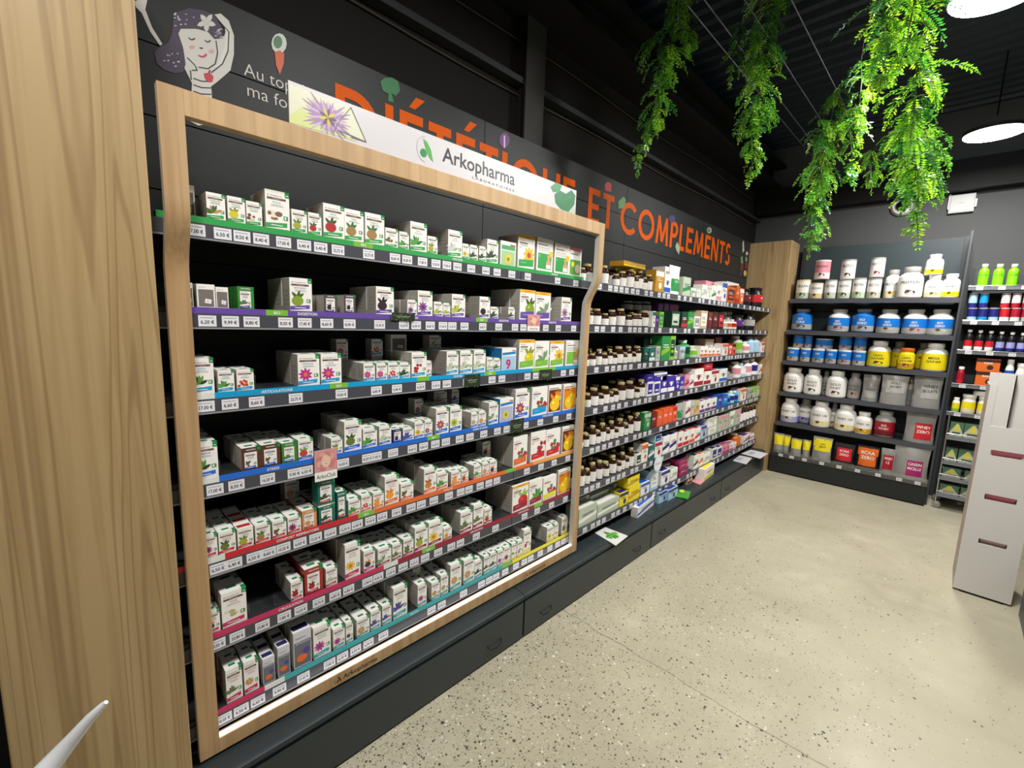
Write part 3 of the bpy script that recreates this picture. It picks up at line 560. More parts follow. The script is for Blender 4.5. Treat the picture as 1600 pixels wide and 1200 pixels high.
def carton_mesh(w, h, d, style, artk, band, title):
    key = (round(w, 3), round(h, 3), style, artk, band, title)
    if key in CMESH: return CMESH[key]
    b = MB(); fn = lambda u, v, n: (.0004+n, u, v); bm = mat(STRIPC.get(band, (120,50,30)), .4); mi = mat((110,105,105), .5)
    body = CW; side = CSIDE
    scol = {'N': {'g': (60,140,60), 'x': (92,55,40), 'd': (85,80,82), 't': (20,105,95), 'R': (165,50,45), 'o': (215,150,100), 'n': (55,45,110), 'G': (70,130,55)}}
    if style[0] == 'N': body = mat(scol['N'][style[1]], .4); 
    if style == 'Q': body = mat((214,214,220), .3)
    if style == 'B': side = mat((30,120,190), .4)
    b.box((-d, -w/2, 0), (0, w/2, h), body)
    # side faces and flaps in the paler or darker card of the flank
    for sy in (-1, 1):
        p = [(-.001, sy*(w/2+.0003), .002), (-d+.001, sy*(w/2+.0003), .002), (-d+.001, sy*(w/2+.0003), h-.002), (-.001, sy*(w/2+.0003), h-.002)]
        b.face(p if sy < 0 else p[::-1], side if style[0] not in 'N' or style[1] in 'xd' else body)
        if style[0] in 'sLP':
            f2 = lambda u, v, n: (-d/2-u if sy > 0 else -d/2+u, sy*(w/2+.0006), v)
            for j in range(4): b.face([f2(*q, 0) for q in rect(-d*.3, h*(.2+.13*j), d*.3, h*(.24+.13*j))], mat((180,172,160), .5))
    top = lambda u, v, n: (-d/2+v, u, h+.0004)
    b.face([top(*q, 0) for q in rect(-w*.48, -d*.46, w*.48, d*.46)], CW if style not in ('NN',) else body)
    gm = mat((45,48,100), .4) if style == 'Q' else (mat((190,50,50), .4) if style == 'T' else CG)
    if style != 'S': b.face([(x, y, z+.0003) for x, y, z in [top(*q, 0) for q in (rect(-w*.42, -d*.1, w*.42, d*.3) if style in 'QT' else rect(-w*.22, -d*.02, w*.2, d*.2))]], gm)
    def std(u0, v0, W, H, corner=True):
        U = lambda a: u0+a*W; V = lambda a: v0+a*H; R = lambda a, c, e, g_: [(U(p), V(q)) for p, q in rect(a, c, e, g_)]
        b.prism([(U(.09), V(.855)), (U(.15), V(.855)), (U(.12), V(.9))], fn, mi)
        b.text('Arkopharma', fn, U(.19), V(.855), H*.035, mi, width=W*.52)
        b.prism(R(.08, .765, .86, .82), fn, CBR); b.text('Arkogelules', lambda u, v, n: fn(u, v, .0003), U(.47), V(.778), H*.028, mat((220,210,200), .5), align='C', maxw=W*.5)
        tm = bm; b.text(title, fn, U(.47), V(.68), H*.045, tm, align='C', maxw=W*.72)
        for j, q in enumerate((.5, .6)): b.prism(R(.5-q/2, .635-.035*j, .46+q/2, .647-.035*j), fn, mat((170,175,178), .5))
        art(b, fn, artk, U(.34), V(.36), W*.55)
        b.prism([(U(.0), V(.05)), (U(.88), V(.1)), (U(.88), V(.205)), (U(.0), V(.155))], lambda u, v, n: fn(u, v, .0006), bm)
        b.prism(R(.2, .105, .7, .125), lambda u, v, n: fn(u, v, .0009), CW)
        b.prism(R(.74, .27, .93, .38), fn, mat((90,150,95), .5)); b.prism(R(.78, .29, .84, .36), lambda u, v, n: fn(u, v, .0003), CW)
        if corner:
            b.prism(R(.82, .86, 1, 1), fn, CG); b.prism(R(.86, .9, .96, .92), lambda u, v, n: fn(u, v, .0003), CW)
    if style in ('s', 'L', 'T'): std(-w/2, 0, w, h, style != 'T')
    if style in ('s', 'L'):
        b.face([(0.0003-q, p, h+.0008) for p, q in rect(w*.32, 0, w*.5, d*.3)][::-1], CG); b.face([(-q, w/2+.0008, h-p) for p, q in rect(0, 0, h*.12, d*.22)], CG)
    elif style[0] == 'N':
        b.text('NOUVEAU', fn, 0, h*.885, h*.055, CW, align='C', bold=.02, maxw=w*.8)
        b.prism(rect(-w*.36, h*.08, w*.3, h*.8), fn, CW); f0 = fn
        fn = lambda u, v, n: f0(u, v, n+.0004); std(-w*.36, h*.02, w*.66, h*.82, False)
        b.face([(0.0003-q, p, h+.0008) for p, q in rect(w*.3, 0, w*.5, d*.3)][::-1], CG); b.prism(rect(w*.32, h*.86, w*.5, h), fn, CG)
    elif style == 'P' or style == 'W':
        if style == 'P': b.prism(rect(-w/2, h*.9, w/2, h), fn, mat((240,180,40), .4)); b.text('PROGRAMME', lambda u, v, n: fn(u, v, .0003), 0, h*.925, h*.04, mat((190,80,40), .5), align='C', maxw=w*.85)
        b.text('Arkopharma', fn, -w*.42, h*.82, h*.035, mi, maxw=w*.5); b.prism(rect(-w*.42, h*.74, w*.05, h*.78), fn, CBR)
        b.text(title, fn, -w*.42, h*.665, h*.05, bm, maxw=w*.6); b.text('BIO', fn, -w*.42, h*.59, h*.05, bm, maxw=w*.6)
        art(b, fn, artk, w*.16, h*.42, w*.62)
        b.prism([(-w*.44, h*.06), (w*.44, h*.1), (w*.44, h*.3), (-w*.44, h*.26)], lambda u, v, n: fn(u, v, .0006), bm)
        b.text('20 ampoules', lambda u, v, n: fn(u, v, .0010), -w*.3, h*.17, h*.03, CW, maxw=w*.55)
    elif style == 'S':       # slim: white head, green body with a bare waist
        b.text('Arkopharma', fn, -w*.42, h*.88, h*.03, mi, maxw=w*.6); b.prism(rect(-w*.42, h*.79, w*.15, h*.82), fn, CBR)
        for j in range(3): b.prism(rect(-w*.42, h*(.6+.05*j), w*.3, h*(.615+.05*j)), fn, mat((160,170,160), .5))
        b.prism(rect(-w*.42, h*.08, w*.42, h*.55), fn, bm); b.prism([(w*.1, h*.1), (w*.36, h*.1), (w*.38, h*.3), (w*.28, h*.38), (w*.36, h*.52), (w*.12, h*.52), (w*.18, h*.38), (w*.08, h*.28)], lambda u, v, n: fn(u, v, .0004), mat((215,160,125), .5))
        b.prism(rect(w*.08, h*.1, w*.38, h*.22), lambda u, v, n: fn(u, v, .0007), CW); b.text('7', lambda u, v, n: fn(u, v, .0004), -w*.36, h*.42, h*.07, CW)
        b.prism(circ(w*.38, h*.56, w*.13, n=8), lambda u, v, n: fn(u, v, .0008), mat((230,195,50), .5))
    elif style == 'H':       # honey: picture over the whole front
        b.prism(rect(-w*.46, h*.04, w*.46, h*.84), fn, mat(ART[artk][2] if band != 'D' else (120,50,30), .5)); b.text('ULTRA', lambda u, v, n: fn(u, v, .0004), -w*.4, h*.74, h*.06, mat((110,40,30), .5), bold=.02, maxw=w*.6)
        b.prism(rect(-w*.4, h*.87, w*.3, h*.9), fn, mi); art(b, lambda u, v, n: fn(u, v, n+.0004), artk, 0, h*.35, w*.8); art(b, lambda u, v, n: fn(u, v, n+.0008), artk, w*.2, h*.55, w*.5)
    elif style == 'B':       # blue and white with a large figure
        b.prism([(-w*.46, h*.68), (w*.46, h*.73), (w*.46, h*.84), (-w*.46, h*.79)], fn, mat((40,130,200), .4)); b.prism(rect(w*.2, h*.86, w*.46, h*.9), fn, mat((200,60,80), .5))
        b.prism(rect(-w*.46, h*.02, w*.46, h*.64), fn, mat((165,205,228) if artk == 'nine' else (175,182,222), .4)); art(b, lambda u, v, n: fn(u, v, n+.0004), artk, -w*.05, h*.3, w*.5)
    elif style == 'Q':       # grey with an orange disc, navy lid
        b.prism(rect(-w*.46, h*.04, w*.46, h*.72), fn, mat((105,108,120), .4)); b.text('ARTROKELEN', lambda u, v, n: fn(u, v, .0003), 0, h*.65, h*.055, mat((225,225,230), .4), align='C', maxw=w*.8)
        b.prism(circ(w*.2, h*.42, w*.2, n=10), lambda u, v, n: fn(u, v, .0003), mat((80,70,150), .4)); b.prism(circ(-w*.06, h*.25, w*.3, w*.24, 14), lambda u, v, n: fn(u, v, .0006), mat((232,110,40), .4)); b.text('Arkopharma', fn, -w*.4, h*.8, h*.05, mi, maxw=w*.6)
    elif style == 'Y':       # grey plain front; also paints in shade on a set-back carton
        b.prism(rect(-w*.42, h*.06, w*.42, h*.78), fn, mat((120,112,108), .5)); b.text('Arkopharma', fn, -w*.4, h*.86, h*.035, mi, maxw=w*.7)
        b.prism([(-w*.1, h*.22), (w*.25, h*.18), (w*.3, h*.36), (-w*.05, h*.4)], lambda u, v, n: fn(u, v, .0003), CW); b.text('Cr', lambda u, v, n: fn(u, v, .0006), w*.0, h*.25, h*.07, mi)
    elif style == 'D':       # pale green panel with a dandelion
        b.box((-d*.9, -w/2-.001, .003), (-.01, -w/2, h), mat((40,130,70), .5)); b.prism(rect(-w*.44, h*.05, w*.44, h*.62), fn, mat((165,205,160), .5)); b.prism(rect(-w*.44, h*.66, w*.44, h*.84), fn, mat((80,165,100), .5)); b.prism(rect(w*.12, h*.84, w*.44, h*.9), lambda u, v, n: fn(u, v, .0003), mat((190,90,70), .5)); art(b, lambda u, v, n: fn(u, v, n+.0004), artk, 0, h*.28, w*.5)
    elif style == 'Z':       # green slim with red top band
        b.prism(rect(-w/2, h*.9, w/2, h), fn, mat((200,45,60), .4)); b.prism(rect(-w*.44, h*.06, w*.44, h*.58), fn, mat((90,160,60), .5)); b.prism(circ(-w*.2, h*.42, w*.14, n=10), lambda u, v, n: fn(u, v, .0004), mat((235,225,70), .5)); b.prism(circ(w*.18, h*.28, w*.22, h*.16, n=10), lambda u, v, n: fn(u, v, .0004), mat((205,185,165), .5)); b.prism(rect(-w*.42, h*.76, w*.2, h*.79), fn, CBR)
    o = b.build('herbal_carton'); CMESH[key] = o.data; bpy.data.objects.remove(o); return CMESH[key]
STYW = {'s': 'small white carton', 'L': 'tall white carton', 'P': 'big yellow-topped carton', 'W': 'big white carton', 'S': 'green slimming carton', 'H': 'carton printed all over', 'B': 'blue and white carton', 'Q': 'grey and navy carton', 'Y': 'plain grey-fronted carton', 'D': 'green-panelled carton', 'Z': 'red-topped green carton', 'T': 'red-topped white carton',
        'Ng': 'green carton', 'Nx': 'brown carton', 'Nd': 'dark grey carton', 'Nt': 'teal carton', 'NR': 'red carton', 'No': 'orange carton', 'Nn': 'violet carton', 'NG': 'leaf-green carton'}
# x0 x1 ytop style art rows [band] ; x at the foot of the front face, ytop at its left edge, photo pixels
CT = ["""284 313 279 Y none 1;324 354 299 s pine 2;356 384 305 s lemon 1;386 411 313 s ginger 1;415 453 294 L fucus 2;457 481 326 s gfruit 2;482 503 331 s chili 1;505 538 316 L chili 2;539 569 325 L nut 2;570.4 600.6 331 L nut 1;602 622 355 s acorn 1;623.6 639 361 s leaf 1;641 666.8 345 L leaf 2;667.5 683 368 s gfruit 1;700 722 358 L fennel 2;722.6 733.6 380 s yflower 1;734.4 747 382 s dark 1;748 759.6 384 s dark 1;760.4 778 373 L dark 2;781 805 375 D dande 1;808 834 365 P yred 2;838 863 370 S none 2 g;865 888 379 S none 1 g;888.6 907 385.6 Z none 1""",  # leading carton's grey front is shade painted in, at the shelf's back
"""290 304 441 Y none 1;308 337 443 Y none 2;338 358 448 Y none 1;371 397 447 Ng aloe 2;453 488 433 L arti 3;507 528 460 Nd coal 2;538 556 460 Nd coal 2;587 615 447 L coal 3;636 651 468 s pflower 2;653 676 453.6 L pflower 3;678 692 471 s corn 2;692.6 703.6 473 s corn 2;706 727 459 L corn 2;749 765.6 463 L radish 3;766.4 778.6 479 s dark 1;794 804 479.6 s dark 3;811 835 451.6 P arti 3;836 859 455.6 P wleaf 2;876 892 464 L tree 2""",
"""300 336 560 L cassis 2;341 367 579 s leaf 2;370 397 578 s berry 2;466 500 554 L orchid 3;502 534 553 L orchid 3;568 586 568 s orchid 4;588 605 568 s orchid 3;606 624 567 s berry 2;625 641.6 567 s dark 2;642.6 666 551 L red 3;667 675 564 s red 1;698 716.6 549 L pale 4;718.6 738 548 L pale 3;739.4 758 547 L pale 3;760 770.6 559 s pale 2;771 781.6 560 s aloe 2;783.6 806 544 B nine 3;810 834 531 P lemon 3 b;835 857 533 W wleaf 2 b;858.6 880 533 P yflower 2 b;883 904 532 S none 2 b""",
"""302 342 695 L cassis 3;378 408 702 Nx coffee 4;409 439 697 Nx coffee 4;441 465 694 NG aloe 3;466.5 490 688 s apple 2;517 535 686 s gfruit 3;539 566 660 L olive 3;568 590 671 s leaf 3;592 611 667 s pale 3;613 629 672 Nn coal 2;630 647 670 s lav 2;648 663 660 s yflower 4;663.6 676 657 s mag 3;681 701 639 L mag 4;702.6 721 636.6 L lime 4;736 746.6 645 s turm 4;747.6 759.4 643 s turm 3;763 778 630 L wleaf 4;780.6 801.6 623.6 B dande 3;804 826 609 L mag 3;830 854 606 W mix 3 s;856 876 603 H bee 2 D;879 898.6 601 H bee 2""",
"""316 340 840 s echin 4;342 369 834 s olive 4;372 397 828 T gfruit 4;400 424 822 s nut 3;426 448 816 s coffee 3;450 471 810 s echin 3;473 496 800 No turm 4;498 523.6 794 Nt dark 4;527 542 770 Nt dark 2;545 564 783 s leaf 3;564.6 581 775 s berry 3;583 600 771 s orange 3;601.4 623.6 746 L orange 4;626 646 757 s coffee 3;662 681.6 734 L caps 4;683 700 740 s leaf 2;705 720 738 s orange 3;720.6 732 735 s pom 3;740 752 728 s leaf 2;753 764 724 s turm 3;764.6 776 721 s plum 3;801 823 684 W mix 3 o;828 851 677 W red 2 R;852 874 673 W mix 2 R;877 896 668 H bee 2 D""",
"""322 345 960 s plum 3;347 386 930 L avo 3;455 474 911 s powder 3;477 506 892 NR powder 3;509 527 890 s pale 3;539 563 853 L yflower 3;569 587 862 s plum 3;591 612 859 s wleaf 3;613 628 852 s seed 3;630 646 844 s olive 3;647.6 668 826 L gfruit 4;670 692 818 L yflower 4;693 706 826 s yflower 3;719 738 802 L seed 4;739.4 755 790 L seed 3;756 768 796 s pom 2;800 825 761 P pom 3 c;826 846.5 753 W leaf 3 c;847.6 868 748 W mix 2 Y;871 890 736 H bee 2""",
"""355 380.5 1049.5 s seed 4;383 406 1036.7 s turm 4;412 431 1032 Q none 3;435 454 1014.5 Q none 4;459 487 992 Q none 4;491 518 983 L thistle 4;520.6 539 985 s thistle 3;540.4 552 975 s plum 3;558 578 970 s turm 3;579 595 957 s lav 3;597.6 612 948 s lav 3;614 636 921 L lav 4;653 667 915 s thistle 4;674 687 912 s turm 4;688 700 900 s turm 3;703.6 721 884 L turm 4;724 741 877 L turm 4;741.6 753 878 s dark 3;755.6 765 870 s dark 3;765.6 776 865 s dark 3;777 787 861 s thistle 3;787.4 798 856 s echin 3;798.4 806.6 850 s acorn 3;807.6 817 846 s red 3;817.6 829.4 829 L red 3;854 865 825 s dande 4;865.6 872 819 s yflower 3;877 886 810 s olive 4"""]
BANDS = ['g', 'p', 's', 'r', None, None, None]
ROWN = ['', 'second-row', 'third-row', 'fourth-row', 'fifth-row']
QUEUE = []; PLACE = []; stuff = MB(); n_ind = 0; XP = -1.474
used_c = set()
TOPS = [None]
def place_mesh(me, name, loc, rz=0):
    o = bpy.data.objects.new(name, me); COL.objects.link(o); o.location = loc; o.rotation_euler = (0, 0, rz); return o
for s, rows in enumerate(CT):
    items = [r.split() for r in rows.replace('\n', '').split(';')]
    for i, it in enumerate(items):
        x0, x1, yt = map(float, it[:3]); st, ak, nr = it[3], it[4], int(it[5]); z0 = SZ[s]+RS
        ya, yb = y_on(x0, XP, z0+.004), y_on(x1, XP, z0+.004); w = yb-ya-.001; yc = (ya+yb)/2
        h = z_on(yt, XP, ya)-z0; h = min(h, .2)
        band = it[6] if len(it) > 6 else BANDS[s] or ('R' if s == 4 and x1 < 545 else 'o' if s == 4 else 'k' if s == 5 and x1 < 590 else 'c' if s == 5 else 'k' if x1 < 410 else 't' if x1 < 798 else 'Y')
        dd = .05 if st in 'sT' or st == 'Q' and w < .05 else (.066 if st[0] != 'H' else .05)
        title = TITLES[(i*5+s*7+len(ak)) % len(TITLES)]
        if s == 1 and ak == 'arti': title = 'ARTICHAUT'
        if ak == 'fucus': title = 'FUCUS'
        if s == 2 and i == 0: title = 'CASSIS'
        if s == 3 and i == 0: title = 'AUBEPINE'
        me = carton_mesh(w, h, dd, st, ak, band, title)
        pic = ART[ak][3]; where = '%s from left, %s-edged shelf' % (ORD[i], EDGE[s])
        for k in range(nr):
            QUEUE.append(0); jit = rnd.uniform(-.0015, .0015); loc = (XP-k*(dd+.0012)-(.05 if s == 0 and i == 0 else 0), yc+jit, z0)
            if loc[0]-dd < XB+.01: break
            PLACE.append((k, s, me, loc, dd, yc, w, h, z0, st, ak, pic, where))
for (k, s, me, loc, dd, yc, w, h, z0, st, ak, pic, where) in sorted(PLACE, key=lambda t: (t[0], -t[1], t[3][1])):
    if True:
        if True:
            if n_ind < 372:
                o = place_mesh(me, 'herbal_carton', loc); n_ind += 1
                if k == 0: lb = '%s%s, %s' % (STYW[st], '' if ak == 'none' else ' picturing '+pic, where)
                else: lb = '%s carton behind the %s one, %s' % (ROWN[k], pic if ak != 'none' else 'front', where)
                tag(o, lb, 'box', 'herbal cartons in the wooden frame')
            else:
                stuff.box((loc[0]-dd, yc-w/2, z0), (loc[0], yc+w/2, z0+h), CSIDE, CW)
# cartons laid on top of the rows behind
def on_top(s, x0, x1, yt, yb, back, st, ak, band, lb):
    X = XP-back; zb = z_on(yb, X, y_on(x0, X, SZ[s]+.1)); ya, yb_ = y_on(x0, X, zb), y_on(x1, X, zb); h = z_on(yt, X, ya)-zb
    me = carton_mesh(yb_-ya, h, .05, st, ak, band, 'ORTIE'); o = place_mesh(me, 'herbal_carton', (X, (ya+yb_)/2, zb)); tag(o, lb, 'box', 'herbal cartons in the wooden frame')
    # the row it stands on
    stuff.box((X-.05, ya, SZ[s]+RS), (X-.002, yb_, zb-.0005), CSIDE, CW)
on_top(2, 526, 544, 530, 560, .15, 's', 'orchid', 's', 'small shaded carton lying high at the back of the sky-blue-edged shelf, left one')
on_top(2, 581, 598, 530, 556, .15, 's', 'berry', 's', 'small shaded carton with orange picture high at the back of the sky-blue-edged shelf')
on_top(2, 611, 635, 523, 549, .14, 'Y', 'none', 's', 'wide grey-shaded carton high at the back of the sky-blue-edged shelf, above red berries')
on_top(2, 671, 689, 524, 547, .14, 's', 'pale', 's', 'shaded carton with green square high at the back of the sky-blue-edged shelf')
on_top(3, 648, 661, 624, 650, .11, 's', 'mag', 'r', 'small carton with magenta flower standing atop the back row, royal-blue-edged shelf')
on_top(3, 678, 698, 612, 632, .15, 's', 'pale', 'r', 'shaded pale carton lying high at the back of the royal-blue-edged shelf')
on_top(3, 706, 717, 609, 631, .15, 's', 'lav', 'r', 'narrow shaded carton high at the back of the royal-blue-edged shelf')
on_top(4, 497, 523.6, 754, 790, .004, 'Nt', 'dark', 'R', 'teal carton stacked on top of another teal one, red-and-orange-edged shelf')
on_top(4, 754, 766, 691, 715, .10, 's', 'plum', 'o', 'small carton with orange and black picture atop the back row, red-and-orange-edged shelf')
on_top(4, 446, 468, 752, 785, .15, 's', 'turm', 'R', 'shaded carton with orange picture deep at the back, red-and-orange-edged shelf')
on_top(6, 645, 657, 886, 906, .10, 's', 'dande', 't', 'small carton with yellow picture atop the back row, teal-edged lowest shelf')
o = stuff.build('carton_rows'); o['kind'] = 'stuff'; tag(o, 'rows of white herbal cartons queued deep on the shelves behind the front ones', 'boxes')
# clear dividers, leaning cards
def divider(s, px, lab):
    Y = y_on(px, XF, SZ[s]+.02); b = MB(); b.box((-.2, -.0008, 0), (0, .0008, .045), M_ACR)
    o = b.build('shelf_divider'); o.location = (XF-.012, Y, SZ[s]+RS); tag(o, lab, 'divider', 'clear dividers')
for s, px, lab in ((2, 402, 'clear plastic divider beside the orange-berry carton on the sky-blue-edged shelf'), (2, 430, 'clear plastic divider in the empty gap of the sky-blue-edged shelf'), (3, 346, 'clear plastic divider right of the hawthorn carton on the royal-blue-edged shelf'), (5, 392, 'clear plastic divider right of the avocado carton on the crimson-edged shelf'), (5, 431, 'clear plastic divider in the empty gap of the crimson-edged shelf'), (5, 532, 'clear plastic divider left of the tall yellow-flower carton, crimson-edged shelf'), (6, 645, 'clear plastic divider right of the tall lavender carton, lowest shelf'), (5, 785, 'clear plastic divider in the gap left of the pomegranate carton, crimson-edged shelf'), (4, 786, 'clear plastic divider left of the big orange-banded carton, red-and-orange-edged shelf'), (6, 838, 'clear plastic divider in the gap before the yellow-strip cartons, lowest shelf')): divider(s, px, lab)
def wcard(x0, x1, yt, yb, X, build, lab, cat='card', tilt=0.0):
    p, q = at(x0, yb, 0, X), at(x1, yb, 0, X); h = at(x0, yt, 0, X).z-p.z; w = q.y-p.y
    b = MB(); b.box((-.001, -w/2, 0), (0, w/2, h), CW); build(b, lambda u, v, n: (.0005+n, u, v), w, h)
    o = b.build('shelf_card'); o.location = (X, (p.y+q.y)/2, min(p.z, q.z)); o.rotation_euler = (0, tilt, 0); tag(o, lab, cat); return o
def club(b, fn, w, h):
    b.prism(rect(-w/2, h*.3, w/2, h), fn, mat((215,150,150), .5)); f2 = lambda u, v, n: fn(u, v, .0004); f3 = lambda u, v, n: fn(u, v, .0007)
    for i in range(9): b.prism(circ(w*.28*math.cos(i*.7), h*(.62+.2*math.sin(i*.7)), w*.17, h*.12, 8), f2, mat((225,165,155) if i % 2 else (205,130,125), .5))
    b.prism(circ(0, h*.62, w*.2, h*.2, 14), f3, mat((236,200,180), .5)); f4 = lambda u, v, n: fn(u, v, .001)
    for sx in (-1, 1): b.prism(rect(sx*w*.09-w*.03, h*.655, sx*w*.09+w*.03, h*.665), f4, mat((120,70,60), .5))
    b.prism([(-w*.07, h*.56), (0, h*.53), (w*.07, h*.56), (0, h*.55)], f4, mat((190,60,70), .5)); b.text('ArkoClub', fn, 0, h*.08, h*.13, M_INK, align='C', maxw=w*.85)
wcard(492, 527, 697, 746, XF+.004, club, 'photo card of a smiling pink-haired person clipped over the royal-blue shelf edge')
wcard(824, 843, 491, 517, XF+.004, club, 'small tilted pink photo card clipped over the purple shelf edge')
def dkc(b, fn, w, h):
    b.prism(rect(-w/2, 0, w/2, h), fn, mat((42,52,36), .4)); f2 = lambda u, v, n: fn(u, v, .0004)
    for i in range(14): b.prism(petal((i*.37 % 1-.5)*w*.8, (i*.61 % 1)*h*.8+.05*h, w*.16, w*.06, i*1.1), f2, mat((70,92,52), .5))
    b.prism(rect(-w*.3, h*.5, w*.3, h*.56), lambda u, v, n: fn(u, v, .0007), mat((150,160,140), .5)); b.prism(rect(-w*.25, h*.36, w*.25, h*.4), lambda u, v, n: fn(u, v, .0007), mat((150,160,140), .5))
wcard(612, 648, 488, 500, XF+.006, dkc, 'dark leaf-printed open tray card on the purple-edged shelf'); wcard(725, 750, 583, 603, XF+.005, dkc, 'dark leaf-printed card on the sky-blue shelf edge, left of the joint'); wcard(842, 862, 576, 592, XF+.005, dkc, 'dark leaf-printed card on the sky-blue shelf edge under the promotional cartons'); wcard(797, 818, 652, 673, XF+.005, dkc, 'dark leaf-printed card on the royal-blue shelf edge')
# ================================================================ GENERIC PRODUCTS (front faces local +X, width along local Y)
def bottle(w, h, c_body, c_label, c_lid, name='pill_bottle', tex=0):
    R = w/2; o = empty(name)
    b = MB(); b.lathe([(R*.9, 0), (R, h*.02), (R, h*.68), (R*.93, h*.77), (R*.66, h*.84), (R*.58, h*.88)], P(c_body, .15), 18); x = b.build('body', o, smooth=35)
    b = MB(); b.lathe([(R*1.012, h*.05), (R*1.012, h*.57)], P(c_label, .45), 18)
    rng = random.Random(tex); f = lambda u, v, n: ((R*1.02+n)*math.cos(u/R), (R*1.02+n)*math.sin(u/R), v)
    for j in range(3): b.face([f(u, v, 0) for u, v in rect(-R*.5, h*(.47-.06*j), R*rng.uniform(.1, .6), h*(.485-.06*j))], M_INK)
    b.face([f(u, v, 0) for u, v in circ(R*.35, h*.2, R*.2, h*.05, 8)], mat(rng.choice([(150,60,60), (70,110,60), (60,50,60), (190,140,50), (80,60,110), (150,120,90)]), .5)); y = b.build('label', o, smooth=35)
    b = MB(); b.lathe([(R*.66, h*.872), (R*.68, h*.88), (R*.68, h*.988), (R*.63, h)], P(c_lid, .35), 18); z = b.build('lid', o, smooth=35)
    TREE[o.name] = [x, y, z]; return o
def clone_or(cache, key, mk):
    if key not in cache: cache[key] = mk(); return cache[key]
    return copy_tree(cache[key])
BC = {}
def tub(w, h, c_body, c_lab, c_lab2, c_lid, txt='', neck=.62, lidh=.16, name='protein_tub', tcol='white', l0=.06, l1=.62, txt2='', patch=None, straight=False):
    R = w/2; o = empty(name); bm = P(c_body, .35)
    prof = [(R*.92, 0), (R, h*.03), (R, h*.9), (R*.99, h*.93)] if straight else [(R*.9, 0), (R*.99, h*.03), (R, h*.05), (R, h*.60), (R*.97, h*.67), (R*.85, h*.75), (R*neck*.98, h*.81), (R*neck*.96, h*.86)]
    b = MB(); b.lathe(prof, bm, 26); x = b.build('body', o, smooth=40)
    b = MB(); b.lathe([(R*1.012, h*l0), (R*1.012, h*(l0+(l1-l0)*.35)), (R*1.012, h*l1)], None, 26, mats=[P(c_lab2, .35), P(c_lab, .35)])
    b.f = b.f[:-2]; b.m = b.m[:-2]
    f = lambda u, v, n: ((R*1.02+n)*math.cos(u/R), (R*1.02+n)*math.sin(u/R), v); mt = P(tcol, .4)
    H = h*(l1-l0)
    if txt: b.text(txt, f, 0, h*l0+H*.66, H*.14, mt, align='C', bold=.01, maxw=w*.8)
    if txt2: b.text(txt2, f, 0, h*l0+H*.44, H*.14, mt, align='C', bold=.01, maxw=w*.8)
    if patch: b.face([f(u, v, .0004) for u, v in circ(R*.1, h*l0+H*.2, R*.42, H*.12, 12)], P(patch)); b.face([f(u, v, .0008) for u, v in circ(-R*.1, h*l0+H*.26, R*.2, H*.09, 8)], mat((90,60,40), .5))
    y = b.build('label', o, smooth=40)
    b = MB(); r = R*(1.02 if straight else neck*1.08); z0 = h*(.92 if straight else 1-lidh); b.lathe([(r*.98, z0), (r, z0+.002), (r, h*.985), (r*.95, h)], P(c_lid, .35), 26); z = b.build('lid', o, smooth=40)
    TREE[o.name] = [x, y, z]; return o
def pouch(w, h, d, c_body, c_lab, txt='', txt2='', lab=(-.38, .12, .38, .55), name='pouch', metal=True, tcol='white', top=None):
    o = empty(name); bm = mat(PAL[c_body], .3, .35 if metal else 0); n = 10
    F = lambda u, v: (d/2)*max(0, math.sin(PI*min(1, max(0, .5+u/w))))**.85*(1-(v/h)**1.6)*1.0+.0015+.002*math.sin(u*90+v*60)
    vs = []; fs = []
    for sgn in (1, -1):
        for j in range(n+1):
            for i in range(n+1):
                u = (i/n-.5)*w*(1-.06*math.sin(PI*j/n)); v = j/n*h; vs.append((sgn*F((i/n-.5)*w, v), u, v))
    K = (n+1)**2
    for j in range(n):
        for i in range(n): a = j*(n+1)+i; fs.append((a, a+1, a+n+2, a+n+1)); fs.append((K+a, K+a+n+1, K+a+n+2, K+a+1))
    for j in range(n):
        for i in (0, n): a = j*(n+1)+i; fs.append((a, a+n+1, K+a+n+1, K+a) if i == 0 else (a, K+a, K+a+n+1, a+n+1))
    b = MB(); b.grid(vs, fs, bm); b.face([vs[i] for i in range(n+1)][::-1]+[vs[K+i] for i in range(n+1)], bm)
    if top:
        g = [(F((i/6-.5)*w*.96, h*t)+.0012, (i/6-.5)*w*.92, h*t) for t in (.62, .72, .82, .92) for i in range(7)]
        b.grid(g, [(j*7+i, j*7+i+1, j*7+i+8, j*7+i+7) for j in range(3) for i in range(6)], P(top, .35))
    x = b.build('bag', o, smooth=60); kids = [x]
    b = MB(); a0, b0, a1, b1 = lab; nn = 6
    g = [(F(u, v)+.0022, u*(1-.06*math.sin(PI*v/h)), v) for v in [h*(b0+(b1-b0)*j/nn) for j in range(nn+1)] for u in [w*(a0+(a1-a0)*i/nn) for i in range(nn+1)]]
    b.grid(g, [(j*(nn+1)+i, j*(nn+1)+i+1, (j+1)*(nn+1)+i+1, (j+1)*(nn+1)+i) for j in range(nn) for i in range(nn)], P(c_lab, .4))
    f = lambda u, v, n: (F(u, v)+.0036+n, u*(1-.06*math.sin(PI*v/h)), v); mt = P(tcol, .4); cx = w*(a0+a1)/2; H = h*(b1-b0)
    if txt: b.text(txt, f, cx, h*b0+H*.68, H*.17, mt, align='C', bold=.012, maxw=w*(a1-a0)*.85)
    if txt2: b.text(txt2, f, cx, h*b0+H*.40, H*.17, mt, align='C', bold=.012, maxw=w*(a1-a0)*.85)
    kids.append(b.build('label', o, smooth=60)); TREE[o.name] = kids; return o
